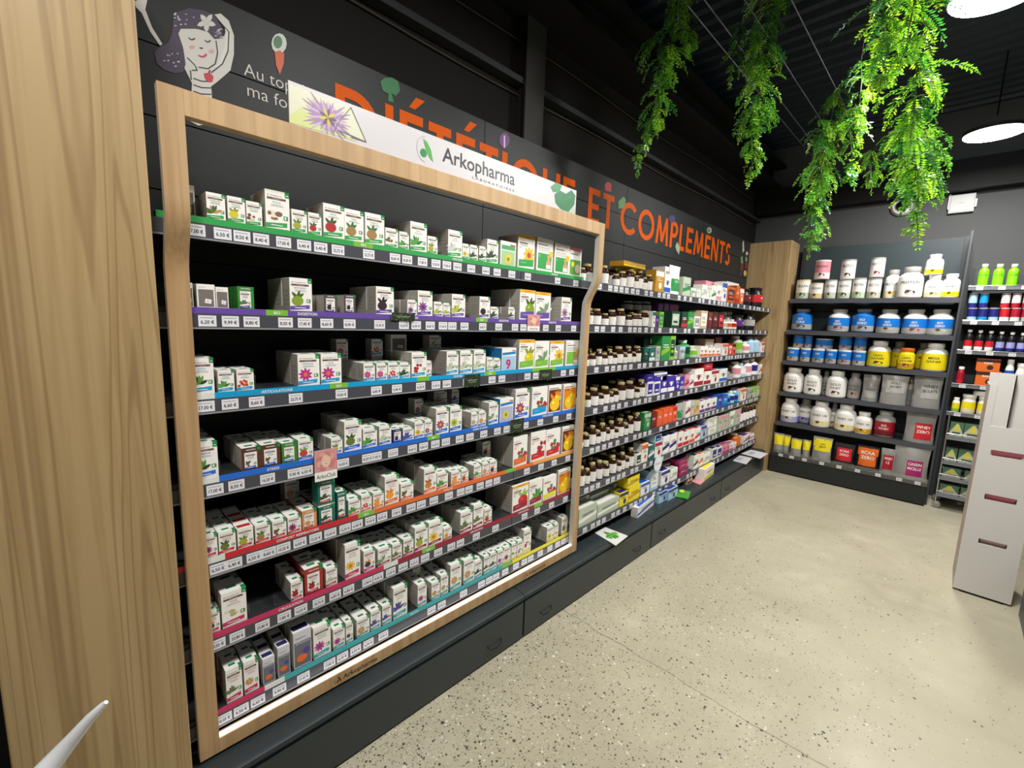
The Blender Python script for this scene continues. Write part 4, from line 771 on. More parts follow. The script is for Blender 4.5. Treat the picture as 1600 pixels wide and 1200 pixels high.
def box_m(w, h, d, c1, c2, txt='', v=0, name='supplement_box'):
    b = MB(); b.box((-d, -w/2, 0), (0, w/2, h), P(c1, .45)); fn = lambda u, v, n: (.0005+n, u, v); m2 = P(c2, .45); rg = random.Random(v)
    ink = M_INK if sum(PAL[c1]) > 400 else CW
    if v % 4 == 0: b.prism(rect(-w*.5, h*.06, w*.5, h*.3), fn, m2); b.prism(circ(0, h*.52, min(w, h)*.16, n=10), fn, m2)
    elif v % 4 == 1: b.prism(rect(-w*.5, h*.72, w*.5, h*.95), fn, m2); b.prism(circ(w*.1, h*.3, min(w, h)*.2, n=10), fn, m2)
    elif v % 4 == 2: b.prism([(-w*.5, h*.2), (w*.5, h*.38), (w*.5, h*.58), (-w*.5, h*.4)], fn, m2)
    else: b.prism(rect(-w*.4, h*.15, w*.4, h*.85), fn, m2); b.prism(rect(-w*.25, h*.3, w*.25, h*.42), lambda u, v, n: fn(u, v, .0004), P(c1, .45))
    if txt: b.text(txt, lambda u, v, n: fn(u, v, .0006), 0, h*.6, h*.12, ink, align='C', bold=.02, maxw=w*.8)
    else:
        for j in range(2): b.prism(rect(-w*.3, h*(.62-.09*j), w*rg.uniform(.05, .35), h*(.65-.09*j)), lambda u, v, n: fn(u, v, .0006), ink)
    b.face([(-d*.1, -w*.4, h+.0005), (-d*.1, w*.4, h+.0005), (-d*.6, w*.4, h+.0005), (-d*.6, -w*.4, h+.0005)], m2)
    return b.build(name)
# ================================================================ RIGHT-HAND BAYS OF THE LEFT RUN
# kind x0 x1 ytop colours... ; kind prefix '-' = second row further back, '^' = standing on the previous item
SEC = ["""B 907 921 416;-B 917 931 410;B 941 957 413;-B 957 967 417;B 963 971 428;B 971.5 984 422;B 985 994 420;B 994.5 999 429;B 999.5 1007 423;B 1007.5 1014 432;B 1014.5 1022 427;-Yb 972 992 420 yellow gold 1;^Yb 974 1009 407 gold yellow 0;b 1023 1036 421 gold white 1;b 1037 1047 427 white blue 0;p 1047.5 1065 413 white green;-b 1036 1050 415 white silver 3;b 1066 1078 432 palegreen green 2;b 1079 1087 449 palegreen white 1;b 1087.5 1095 450 palegreen white 3;b 1096 1104 444 white palegreen 2;b 1104.5 1111 447 white palegreen 1;b 1111.5 1118 446 white green 2;b 1118.5 1126 445 white pink 0;-b 1100 1122 438 pink white 2;b 1127 1134.5 440 white blue 1;-b 1132 1152 438 white silver 0;b 1135 1148 447 orange darkred 3;b 1148.5 1154 446 orange red 0;b 1154.5 1161 450 orange white 1;T 1164 1178 450 black darkred;T 1178.5 1200 447 black red""",
"""B 921 930 480;B 931 945 481;B 946 953.5 489;B 954 968.5 483;B 969 981 483;B 982 991.5 491;B 992 998.5 491;B 999 1005.5 491;B 1006.5 1018 485;-B 984 996 486;-B 998 1008 486;^-J 982 992 470 dark silver;^-J 995 1006 471 dark silver;^-J 1009 1022 471 dark silver;-b 1026 1034 474 purple magenta 0;-b 1035 1043 474 purple magenta 0;-b 1044 1058 475 purple magenta 1;b 1018.5 1023.5 486 white teal 1;b 1024 1029 492 purple navy 1;b 1029.5 1036 487 lime green 3;b 1048 1061.5 486 darkgreen palegreen 3;b 1064 1073 487 darkgreen red 0;b 1073.5 1083 487 green lime 2;b 1084 1093 494 white silver 3;b 1093.5 1104 485 beige white 3;b 1105 1112 487 darkred brown 1;b 1112.5 1121 487 darkbrown darkred 3;b 1121.5 1130 488 darkbrown red 3;w 1132 1139 499 white beige;w 1139.5 1146 499 white orange;w 1146.5 1153.5 499 white red;-w 1134 1142 487 white silver;-w 1142 1148 487 white silver;T 1155 1166 492 black purple;T 1167 1188 489 black silver""",
"""B 915 923 553;B 923.5 935.5 553;B 936 943 545;B 944 952.5 553;B 953 959.5 545;B 960 967 551;B 967.5 976.5 542;B 977 982 551;B 982.5 990 542;B 990.5 996 550;B 996.5 1004 542;b 1005 1013 544 darkgreen teal 1;-b 1004 1012 528 darkgreen teal 2;b 1014 1023 544 teal white 0;-b 1014 1024 527 teal white 1;b 1024 1031 541 palegreen silver 3;b 1032 1045 525 green lime 2;b 1045.5 1053.5 525 lime darkgreen 3;w 1054 1060.5 544 palegreen silver;b 1061 1070 541 silver lightblue 1;w 1070.5 1082 532 green darkgreen;w 1083 1092.5 541 palegreen lime;b 1093.5 1098.5 541 white orange 0;b 1099 1105 541 white orange 0;b 1105.5 1111 543 white orange 0;b 1111.5 1117 543 white orange 0;b 1117.5 1125 544 white coral 0;-b 1100 1114 530 beige white 3;-b 1116 1126 527 darkred brown 1;b 1128 1137 537 white coral 1;b 1138 1143 540 coral white 1;b 1143.5 1149 537 coral darkbrown 1;w 1151 1166 525 palegreen lime;w 1167 1173.5 534 white pink;w 1174.5 1181 526 lightblue black;w 1182 1189 526 lightblue black;b 1190 1195 535 white red 1""",
"""B 916 927.5 616;B 928 938.5 607;B 939 945 614;B 945.5 955 605;B 955.5 961 612;B 961.5 969 609;B 970 983 598;B 983.5 995 597;B 995.5 1002 605;B 1002.5 1009.5 595;-B 918 928 603;-B 930 940 602;-B 946 956 598;-B 960 969 598;b 1010.5 1020 597 white violet 3;^b 1010.5 1021 586 violet navy 1;b 1020.5 1031 597 white violet 3;^b 1021 1042 583 violet white 1;b 1032 1042 588 violet white 0;b 1042.5 1053.5 588 violet white 0;b 1054.5 1061 588 violet white 1;b 1061.5 1068 589 violet silver 0;b 1069 1076 586 pink magenta 2;b 1077 1083 586 white magenta 2;b 1083.5 1098 577 white crimson 0;b 1099 1110 579 white crimson 0;b 1110.5 1122 579 white crimson 1;^b 1100 1113 568 red crimson 1;b 1123.5 1135.5 577 white blue 0;J 1136.5 1151 578 black silver;w 1152 1159.5 566 white pink;w 1160 1168 568 lightblue white;w 1169 1177 563 white pink;w 1178 1186 561 white navy;b 1187 1191 569 white red 2""",
"""B 907 913 686;B 913.5 925 678;B 925.5 933 668;B 933.5 940.5 673;B 941 949 664;B 949.5 954.5 671;B 955 962 660;B 962.5 968 668;B 968.5 977 656;B 977.5 984.5 663;B 985 991.5 653;B 994 1005 648;-B 922 931 664;-B 938 948 657;-B 955 964 652;-B 975 984 648;b 1005.5 1016 646 green palegreen 1;b 1017 1024 646 darkred brown 2;b 1026 1034.5 643 coral orange 1;b 1035 1043 640 coral orange 0;b 1043.5 1050 638 coral orange 1;b 1050.5 1057 636 coral red 1;p 1058 1070 632 silver green;b 1070.5 1078 628 white magenta 2;b 1078.5 1084 627 beige lightblue 1;b 1084.5 1092 627 beige gold 2;b 1092.5 1101 628 white purple 0;b 1101.5 1110 625 white purple 0;b 1110.5 1119 623 white purple 0;b 1120 1128 617 blue navy 1;b 1128.5 1136 617 blue sky 2;w 1137 1143 616 sky navy;w 1143.5 1149 612 lightblue navy;w 1149.5 1155 612 sky navy;b 1156 1165 608 white orange 1;b 1167 1175 609 silver palegreen 2;b 1175.5 1188 606 palegreen lime 1""",
"""B 897 906 736;B 906.5 917 732;B 917.5 924.5 736;B 925 934.5 726;B 936 944 722;B 945 956 725;B 956.5 967 714;B 967.5 972 722;B 972.5 979 708;B 979.5 985 714;B 985.5 992 703;-B 938 948 711;-B 955 964 706;-B 968 976 700;b 993.5 1001.5 710 white darkgreen 3;b 1002 1011.5 695 white orange 1;b 1012.5 1022 698 teal white 2;b 1022.5 1033.5 692 white crimson 1;^b 1023 1033.5 680 lightblue navy 3;b 1034.5 1045 683 white navy 2;b 1045.5 1056 680 white navy 2;b 1058.5 1066 676 white red 0;b 1066.5 1076 676 white red 0;b 1076.5 1085 672 white coral 0;b 1085.5 1093.5 670 white red 2;b 1094.5 1103 666 lightblue purple 1;b 1104.5 1120 668 palegreen white 3;^b 1105 1120 655 white palegreen 1;b 1121 1128 651 palegreen pink 1;b 1128.5 1137 649 palegreen pink 1;b 1138 1147 643 palegreen white 1;b 1147.5 1156.5 641 palegreen pink 1;B 1157.5 1162.5 636;B 1163 1167.5 635;B 1168 1172.5 634;B 1173 1177.5 633;B 1178 1182 632""",
"""-b 905 935 798 palegreen white 2;^-b 905 920 779 palegreen white 2;-b 936 968 786 palegreen white 2;^-b 921 951 776 palegreen white 2;^-b 952 970 766 palegreen white 2;b 903 932 798 palegreen white 2;b 932.5 967 791 palegreen white 2;b 967.5 981 772 yellow navy 1;b 981.5 999 763 yellow gold 2;^b 980 999 748 yellow gold 2;-b 958 975 757 palegreen white 2;b 1000.5 1014 757 white blue 1;b 1015 1028 738 lightblue white 3;b 1032 1046 738 white navy 1;-b 1036 1052 727 white silver 3;b 1047 1058 735 white palegreen 2;b 1061 1075 735 magenta darkred 1;^b 1061 1074 726 magenta crimson 1;^b 1061 1073 720 magenta black 1;b 1083 1090.5 713 white darkgreen 2;b 1091 1098 711 white coral 2;b 1098.5 1109 711 white palegreen 2;b 1112 1119.5 702 white navy 3;b 1120 1127.5 700 white navy 3;b 1129 1134 695 pink magenta 0;b 1134.5 1139.5 694 pink magenta 0;b 1140 1145 693 white magenta 0;b 1145.5 1150 692 white pink 0;w 1151 1160 680 amber orange;b 1161 1171 682 white purple 2;b 1171.5 1181 680 white pink 2"""]
SECN = ['top', 'second', 'third', 'fourth', 'fifth', 'sixth', 'lowest']
KW = {'B': 'brown glass pill bottle with white label', 'b': 'box', 'Yb': 'box', 'T': 'wide tub', 'w': 'bottle', 'J': 'jar', 'p': 'pouch'}
NICE = dict(palegreen='pale green', darkgreen='dark green', lightblue='light blue', darkred='dark red', darkbrown='dark brown', dark='charcoal')
def nc(c): return NICE.get(c, c)
prev = None; BACKB = []
for s, rows in enumerate(SEC):
    cnt = {}
    for it in rows.replace('\n', '').split(';'):
        it = it.split(); kd = it[0]; bk = '-' in kd; up = '^' in kd; kd = kd.lstrip('-^'); x0, x1, yt = map(float, it[1:4]); cs = it[4:]
        X = XP-(.085 if bk else 0.004)
        if s == 0 and bk: X -= .01
        if s >= 2 and bk and kd == 'B': continue
        z0 = SZ[s]
        if up: z0 = prev
        ya, yb = y_on(x0, X, z0+.01), y_on(x1, X, z0+.01)
        if kd in 'BTwJp' and kd != 'b': wd = (yb-ya)*.93        # round things seen obliquely
        else: wd = (yb-ya)*.96
        yc = (ya+yb)/2; h = max(.03, z_on(yt, X, ya)-z0)
        if kd in ('B', 'w'): h = min(max(h, .075), .2)
        if not up and (s < 6): h = min(h, .205)
        nm = {'B': 'pill_bottle', 'b': 'supplement_box', 'Yb': 'supplement_box', 'T': 'supplement_tub', 'w': 'plastic_bottle', 'J': 'supplement_jar', 'p': 'pouch'}[kd]
        if kd == 'B' and not bk and s >= 2:
            for rr_ in ((1,) if s < 4 else (1, 2)):
                BACKB.append((s, x0, x1, yt, rr_))
        if kd == 'B':
            wd = min(wd, .075, h*.62); q = (round(wd/.006), round(h/.012)); t = len(BC) % 7
            o = clone_or(BC, ('B',)+q, lambda: bottle(q[0]*.006, q[1]*.012, 'darkbrown', 'white', 'lidgold', 'pill_bottle', q[0]+q[1])); r = wd/2; h = q[1]*.012
            lb = KW['B']+', '+('small ' if h < .09 else '')
            base = 'white-labelled brown pill bottle'
        elif kd in ('T', 'J', 'w'):
            wd = min(wd, .15); r = wd/2
            if kd == 'w': o = tub(wd, h, cs[0], cs[1] if cs[1] != 'black' else 'lightblue', cs[0], 'white' if cs[1] != 'black' else 'grey', name=nm, neck=.5, txt='66' if cs[1] == 'black' else '', tcol='black')
            else: o = tub(wd, h, cs[0], cs[1], 'black' if kd == 'T' else 'silver', 'black' if cs[0] == 'black' else 'silver', name=nm, neck=.8, txt='MASS' if kd == 'T' else '')
            base = '%s and %s %s' % (nc(cs[0]), nc(cs[1]), {'T': 'wide tub', 'J': 'jar', 'w': 'plastic bottle'}[kd])
        elif kd == 'p': o = pouch(wd, h, .05, cs[0], cs[1], 'BIO', '', metal=False); r = .025; base = '%s stand-up pouch with %s label' % (nc(cs[0]), nc(cs[1]))
        else:
            dd = .10 if up or wd > .12 else .075; o = box_m(wd, h, dd, cs[0], cs[1], '', int(cs[2])); r = 0; base = '%s and %s %s box' % (nc(cs[0]), nc(cs[1]), 'upper' if up else 'small')
        o.location = (X-r, yc, z0)
        yc = min(yc, 5.462-wd/2); o.location.y = yc; key = base+str(bk); cnt[key] = cnt.get(key, 0)+1
        far = 'back row, ' if bk else ''
        lb = '%s, %s from left%s, %s shelf beyond frame' % (base, ORD[cnt[key]-1], ' in back row' if bk else '', SECN[s])
        tag(o, lb, {'B': 'bottle', 'w': 'bottle', 'T': 'tub', 'J': 'jar', 'p': 'pouch'}.get(kd, 'box'), {'B': 'brown pill bottles right of the frame'}.get(kd, 'assorted supplements right of the frame'))
        if not (up and bk): prev = z0+h+.0008
cn = {}
for s, x0, x1, yt, rr_ in BACKB:
    Xf = XP-.004; ya, yb = y_on(x0, Xf, SZ[s]+.01), y_on(x1, Xf, SZ[s]+.01); h = min(max(z_on(yt, Xf, ya)-SZ[s], .075), .2); wd = min((yb-ya)*.93, .075, h*.62)
    q = (round(wd/.006), round(h/.012)); yc = (ya+yb)/2+.012*rr_
    if yc > 5.45: continue
    o = clone_or(BC, ('B',)+q, None)
    o.location = (Xf-wd/2-.078*rr_, yc, SZ[s]); c_ = cn[s, rr_] = cn.get((s, rr_), 0)+1
    tag(o, 'shaded brown pill bottle, %s from left in %s row, %s shelf beyond frame' % (ORD[c_-1], ORD[rr_], SECN[s]), 'bottle', 'brown pill bottles right of the frame')
# things on the base top
BT = .2435
def basebox(x0, x1, yb0, h, dd, c1, c2, v, lb, X, rz=0):
    ya, yb = y_on(x0, X, BT), y_on(x1, X, BT); o = box_m(yb-ya, h, dd, c1, c2, '', v); o.location = (X, (ya+yb)/2, BT); o.rotation_euler = (0, 0, rz); tag(o, lb, 'box')
basebox(992, 1025, 0, .075, .05, 'white', 'blue', 2, 'long white and blue box lying on the base ledge, leftmost of the ledge boxes', -1.44, .12)
basebox(1029, 1043, 0, .085, .06, 'lightblue', 'navy', 1, 'white box with navy stripes on the base ledge, left of its twin', -1.44)
basebox(1044, 1058, 0, .085, .07, 'lightblue', 'navy', 1, 'white box with navy stripes on the base ledge, right of its twin', -1.42)
basebox(1098, 1117, 0, .105, .08, 'white', 'yellow', 0, 'white and yellow box standing alone on the base ledge', -1.42, .08)
basebox(1074, 1081, 0, .09, .04, 'beige', 'brown', 0, 'small beige box on the base ledge beside the pink leaflet', -1.47)
def flat(quad, col, z, name, lb, deco=None):
    c = sum((at(x, y, 2, z) for x, y in quad), Vector())/4; pts = [at(x, y, 2, z) for x, y in quad]; b = MB()
    A = sum(pts[i].x*pts[(i+1) % 4].y-pts[(i+1) % 4].x*pts[i].y for i in range(4)); pts = pts if A > 0 else pts[::-1]
    t = [(p.x-c.x, p.y-c.y, .0035) for p in pts]; l = [(p.x-c.x, p.y-c.y, 0) for p in pts]
    b.grid(t+l, [(0,1,2,3), (7,6,5,4)]+[(i, i+4, (i+1) % 4+4, (i+1) % 4) for i in range(4)], mat(col, .4))
    if deco: deco(b, c)
    o = b.build(name); o.location = (c.x, c.y, z); tag(o, lb, 'paper'); return o
def mag(b, c):
    for i in range(26):
        a = i*2.4; q = petal(.012*math.cos(a*3), .02*math.sin(a*2), .045, .018, a); b.face([(u, v, .0040+.0001*i) for u, v in q], mat((60,150,50) if i % 2 else (110,185,60), .5))
flat([(929,833),(945,824),(981,838),(962,853)], (225,225,222), BT, 'magazine', 'white magazine with a green leafy plant lying on the base ledge', mag)
def prt(b, c):
    for i in range(4): b.face([(u, v, .0042) for u, v in rect(-.05+.012*i, -.07, -.045+.012*i, .05)], mat((120,110,140), .5))
flat([(1145,720),(1156,712),(1175,716),(1166,726)], (215,212,215), BT, 'leaflet', 'smaller printed leaflet on the far end of the base ledge', prt)
flat([(1158,709),(1173,703),(1200,709),(1188,717)], (222,220,224), BT+.004, 'leaflet', 'larger white leaflet sticking out past the corner end of the ledge', prt)
flat([(1079,752),(1087,746),(1101,752),(1094,758)], (225,150,150), BT, 'leaflet', 'pink and red leaflet lying near the white and yellow box on the ledge')
g = empty('leaf_sachet'); b = MB(); p0 = at(1065, 772, 2, BT)
vs = []; n = 8
for j in range(n+1):
    for i in range(n+1): u, v = (i/n-.5)*.12, (j/n-.5)*.19; vs.append((u, v, .004+.02*math.sin(PI*i/n)*math.sin(PI*j/n)))
b.grid(vs, [(j*(n+1)+i, j*(n+1)+i+1, (j+1)*(n+1)+i+1, (j+1)*(n+1)+i) for j in range(n) for i in range(n)], mat((70,150,50), .3)); b.face([(-.06, -.095, 0), (-.06, .095, 0), (.06, .095, 0), (.06, -.095, 0)], mat((50,110,40), .4)); b.build('bag', g, smooth=60)
b = MB(); b.face([(u, v, .0252) for u, v in circ(0, 0, .02, .04, 12)], mat((200,215,90), .4)); b.build('label', g); g.location = (p0.x, p0.y, BT); g.rotation_euler = (0, 0, .3); tag(g, 'crumpled green sachet lying on the base ledge', 'sachet')
b = MB(); b.lathe([(.062, 0), (.062, .002)], mat((205,225,232), .4), 28); f = lambda u, v, n: (u, v, .0024)
b.face([f(*q, 0) for q in circ(0, 0, .05, n=28)], mat((232,236,238), .4)); b.text('PROMO', f, 0, -.01, .016, mat((90,150,170), .4), align='C', maxw=.08)
pc = at(1028, 724, 0, XF+.02); wb = b.build('round_wobbler'); wb.rotation_euler = (PI/2, 0, PI/2); wb.location = (XF+.02, pc.y, pc.z); tag(wb, 'round white and pale blue sign sticking out from the sixth shelf rail', 'sign')
# ================================================================ BACK GONDOLA
YG = 5.60; GX0, GX1 = -1.318, -.012
GB = [1.873, 1.540, 1.208, .862, .528]        # rail bottoms
GZ = [z+.045 for z in GB]+[.225]
r = empty('shelving_bay', ((GX0+GX1)/2, YG, 0)); tag(r, 'dark shelving bay on the far wall with back panels, side posts and black base', 'shelving'); ox, oy = (GX0+GX1)/2, YG
def bb(a, c): return (a[0]-ox, a[1]-oy, a[2]), (c[0]-ox, c[1]-oy, c[2])
zs = [.2, .6, 1.0, 1.4, 1.8, 2.13, 2.49]
M_TEALP = mat((50,62,66), .5)
for za, zb in zip(zs, zs[1:]): b = MB(); b.box(*bb((GX0, 5.93, za+.003), (GX1, 5.95, zb-.003)), M_TEALP); b.build('back_panel', r)
for x in (GX0, GX1-.031): b = MB(); b.box(*bb((x, 5.90, 0), (x+.03, 5.93, 2.49)), M_DARKM); b.build('upright', r)
b = MB(); b.box((GX1+.001, 5.62, 0), (GX1+.016, 5.96, 2.49), mat((60,64,70), .5)); tag(b.build('end_panel'), 'thin dark grey end panel between the far bay and the narrow right bay', 'panel')
b = MB(); b.box(*bb((GX0, YG-.05, .012), (GX1, 5.93, .185)), mat((28,32,33), .5)); b.build('plinth', r, bevel=.004)
b = MB(); b.box(*bb((GX0, YG-.055, .186), (GX1, 5.93, .224)), M_DARKM); b.box(*bb((GX0, YG-.058, .19), (GX1, YG-.054, .262)), M_ACR); b.build('base_top', r)
GSN = ['top', 'second', 'third', 'fourth', 'fifth']
def lbl_row(par, ox, oy, xs, y, z, wd=.045):
    for x in xs:
        o = bpy.data.objects.new('price_label', price_mesh(PRICES[rnd.randrange(len(PRICES))])); COL.objects.link(o); o.parent = par; o.rotation_euler = (0, 0, -PI/2); o.location = (x-ox, y-oy, z)
for s, z in enumerate(GB):
    q = empty('shelf', (ox, oy, z)); tag(q, 'dark metal shelf, %s of the far shelving bay' % GSN[s], 'shelf', 'shelves of the far bay')
    b = MB(); b.box((GX0-ox, .002, .018), (GX1-ox, .297, .044), M_DARKM); b.build('shelf_board', q)
    b = MB(); b.box((GX0-ox, -.004, 0), (GX1-ox, .001, .045), M_RAIL); b.build('price_rail', q)
    xs = [[1243,1266,1287,1309,1332,1355,1384,1407,1449,1480], [1247,1272,1301,1332,1343,1380,1419,1462], [1238,1257,1277,1299,1326,1343,1359,1396,1429,1454], [1235,1271,1312,1370,1405,1447], [1229,1272,1374,1386,1420]][s]
    lbl_row(q, ox, oy-.0045, [x_on(px, YG, z+.02) for px in xs], YG-.005+0, .006)
lbl_row(r, ox, oy, [x_on(px, YG-.06, .22) for px in (1220,1237,1257,1284,1311,1340,1372,1405,1434)], YG-.0595, .195)
def gput(o, x0, x1, Y, z, rad, lb, cat, grp='supplements on the far shelving bay'):
    xc = (x_on(x0, Y, z)+x_on(x1, Y, z))/2; hw = (x_on(x1, Y, z)-x_on(x0, Y, z))/2; xc = max(min(xc, GX1-.004-hw), GX0+.004+hw)
    o.rotation_euler = (0, 0, -PI/2); o.location = (xc, Y+rad, z); tag(o, lb, cat, grp)
def gsize(x0, x1, yt, Y, z): xa, xb = x_on(x0, Y, z+.03), x_on(x1, Y, z+.03); return (xb-xa)*.95, z_on(yt, (xa+xb)/2, Y)-z
# (x0,x1,ytop,dy, zbase or None, kind, colours...)
def gtub(s, x0, x1, yt, lb, dy=.02, zb=None, **k):
    z = GZ[s] if zb is None else zb; Y = YG+dy; w_, h_ = gsize(x0, x1, yt, Y, z); w_ = min(w_, .25); o = tub(w_, h_, **k); gput(o, x0, x1, Y, z, w_/2, lb, 'tub'); return z+h_
can = dict(straight=True, name='powder_can', l0=.03, l1=.9, tcol='dark')
t1 = gtub(0, 1239.5, 1263, 437, 'cream-lidded can with green label, leftmost on the top far shelf', c_body='white', c_lab='white', c_lab2='palegreen', c_lid='cream', txt='VEGAN', patch='green', **can)
t2 = gtub(0, 1261, 1284, 442, 'pale can with gold-beige label, second on the top far shelf', c_body='cream', c_lab='white', c_lab2='beige', c_lid='cream', txt='VEGAN', patch='yellow', **can)
t3 = gtub(0, 1284.5, 1304.5, 437, 'white can with cream picture, third on the top far shelf', c_body='white', c_lab='white', c_lab2='palegreen', c_lid='silver', txt='PROTEIN', patch='cream', **can)
t4 = gtub(0, 1305, 1327, 437, 'white can with dark chocolate picture, fourth on the top far shelf', c_body='white', c_lab='white', c_lab2='palegreen', c_lid='silver', txt='PROTEIN', patch='darkbrown', **can)
t5 = gtub(0, 1327.5, 1350, 434, 'white can with pale green picture, fifth on the top far shelf', c_body='white', c_lab='white', c_lab2='palegreen', c_lid='silver', txt='PROTEIN', patch='lime', **can)
t6 = gtub(0, 1351, 1374, 435, 'white can with red berry picture, sixth on the top far shelf', c_body='white', c_lab='white', c_lab2='palegreen', c_lid='silver', txt='PROTEIN', patch='red', **can)
gtub(0, 1269, 1294, 406, 'pink-topped can with a red spoon, stacked on the left', zb=max(t1, t2)+.001, c_body='pink', c_lab='pink', c_lab2='white', c_lid='white', txt='VEGAN', patch='red', **can)
gtub(0, 1310, 1334, 405, 'silver-lidded can with chocolate powder, stacked in the middle', zb=max(t4, t3)+.001, c_body='white', c_lab='white', c_lab2='white', c_lid='silver', txt='PROTEIN', patch='darkbrown', **can)
gtub(0, 1356, 1380, 402, 'silver-lidded can with red fruit, stacked right of the chocolate one', zb=max(t5, t6)+.001, c_body='white', c_lab='white', c_lab2='white', c_lid='silver', txt='PROTEIN', patch='red', **can)
gtub(0, 1376, 1404, 421, 'big white tub half hidden behind the brownie tub, top far shelf', dy=.12, c_body='white', c_lab='white', c_lab2='cream', c_lid='silver', txt='PROTEIN', tcol='dark', patch='yellow', l1=.66)
gtub(0, 1397, 1440, 416, 'largest white tub with brownie picture on the top far shelf', dy=.005, c_body='white', c_lab='white', c_lab2='white', c_lid='silver', txt='PROTEIN', tcol='dark', patch='darkbrown', l1=.66)
ta = gtub(0, 1440.5, 1471, 429, 'white tub with gold label, lower one of the stacked pair, top far shelf', c_body='white', c_lab='white', c_lab2='cream', c_lid='white', txt='WHEY', tcol='dark', patch='gold')
gtub(0, 1472, 1504, 427, 'white tub with yellow-green label at the right end, top far shelf', c_body='white', c_lab='white', c_lab2='yellow', c_lid='white', txt='WHEY', tcol='dark', patch='lime')
gtub(0, 1442, 1473, 396.5, 'white tub stacked highest on the top far shelf', zb=ta+.001, c_body='white', c_lab='white', c_lab2='yellow', c_lid='white', txt='WHEY', tcol='dark', patch='gold')
for i, (a, c, y, blue) in enumerate(((1232,1265,482.6,1), (1288,1325,483,0), (1325.5,1363.5,482.6,1), (1364.5,1404,483,0), (1405,1447,483,0), (1448,1493,483,0))):
    if blue: gtub(1, a, c, y, 'all-blue jug with zero lettering, %s blue jug on the second far shelf' % ('left' if i == 0 else 'right'), c_body='azure', c_lab='azure', c_lab2='silver', c_lid='grey', txt='ISO', txt2='ZERO', patch='darkbrown', l1=.72, lidh=.13)
    else: gtub(1, a, c, y, 'white jug with blue band, %s white one from left on the second far shelf' % ORD[{1: 0, 3: 1, 4: 2, 5: 3}[i]], c_body='white', c_lab='azure', c_lab2='silver', c_lid='silver', txt='ISO', txt2='ZERO', patch=['', 'magenta', '', 'beige', 'red', 'palegreen'][i] or 'magenta', l1=.62, lidh=.13)
pt = []
for i, (a, c, y, p) in enumerate(((1226,1246,543,'orange'), (1247,1264,544,'gold'), (1265,1286,545,'darkbrown'), (1286.5,1305,546,'brown'), (1305.5,1328,547,'red'), (1328.5,1350,548,'palegreen'))):
    pt.append(gtub(2, a, c, y, 'small white-lidded blue can, %s from left in the front row, third far shelf' % ORD[i], c_body='white', c_lab='azure', c_lab2='silver', c_lid='white', txt='ISO', patch=p, straight=True, name='powder_can', l0=.03, l1=.88))
for i, (a, c, y, p, cb) in enumerate(((1237,1254,524,'gold','blue'), (1255,1267,525,'gold','blue'), (1270,1299,529,'lightblue','white'), (1308,1329,526,'red','blue'), (1332,1352,527,'gold','blue'))):
    gtub(2, a, c, y, 'blue can with %s picture, %s in the stacked upper row, third far shelf' % (nc(p), ORD[i]), dy=.045, zb=pt[min(i, 5)]+.0015, c_body=cb, c_lab='azure', c_lab2='silver', c_lid='silver', patch=p, straight=True, name='powder_can', l0=.03, l1=.88)
gtub(2, 1350, 1388.5, 532.6, 'big white jug with yellow label, left one on the third far shelf', c_body='white', c_lab='yellow', c_lab2='yellow', c_lid='white', txt='LEAN', txt2='GAINER', tcol='black', patch='brown', l1=.6)
gtub(2, 1388, 1412, 534, 'yellow-labelled jug standing behind, left of the small yellow jar', dy=.165, c_body='silver', c_lab='yellow', c_lab2='yellow', c_lid='silver', txt='LEAN', tcol='black', l1=.6)
gtub(2, 1399, 1427, 544, 'small all-yellow jar with orange lid on the third far shelf', dy=.0, c_body='yellow', c_lab='yellow', c_lab2='gold', c_lid='orange', txt='LEAN', txt2='GAINER', tcol='black', patch='brown', l1=.72, neck=.8)
gtub(2, 1426, 1454, 536, 'yellow-labelled jug standing behind, right of the small yellow jar', dy=.165, c_body='silver', c_lab='yellow', c_lab2='yellow', c_lid='silver', txt='MEGA', tcol='black', patch='brown', l1=.6)
gtub(2, 1449, 1494, 537, 'biggest yellow-labelled white jug at the right end, third far shelf', c_body='white', c_lab='yellow', c_lab2='yellow', c_lid='white', txt='MEGA', txt2='GAINER', tcol='black', l1=.62)
for i, (a, c, y, dy, cb) in enumerate(((1219,1251,575,.01,'white'), (1251.5,1280,577,.01,'white'), (1281,1293,580,.14,'silver'), (1286,1319,580,.0,'white'), (1320,1342,583,.08,'silver'))):  # silver bodies stand in for shade on the tubs behind
    gtub(3, a, c, y, 'white whey tub with brown side stripe, %s from left on the fourth far shelf' % ORD[i], dy=dy, c_body=cb, c_lab=cb, c_lab2=cb, c_lid=cb, txt='GOLD', txt2='WHEY', tcol='dark', patch=['darkred', 'dark', 'brown', 'brown', 'amber'][i], l1=.66)
def gpouch(s, x0, x1, yt, lb, dy=.02, zb=None, d=.07, grp='supplements on the far shelving bay', **k):
    z = GZ[s] if zb is None else zb; Y = YG+dy; w_, h_ = gsize(x0, x1, yt, Y, z); o = pouch(w_, h_, d, **k); gput(o, x0, x1, Y, z, d/2, lb, 'pouch')
gpouch(3, 1343, 1371, 586, 'plain silver pouch, left of the pouches on the fourth far shelf', dy=.06, c_body='silver', c_lab='silver', txt='GOLD', tcol='dark')
gpouch(3, 1371, 1415, 587, 'silver pouch with white foot, middle pouch on the fourth far shelf', dy=.0, c_body='silver', c_lab='silver', txt='GOLD', txt2='WHEY', tcol='dark', lab=(-.3, .4, .42, .85))
gpouch(3, 1408, 1428, 589, 'narrow strip of silver pouch behind the middle one, fourth far shelf', dy=.12, c_body='silver', c_lab='grey')
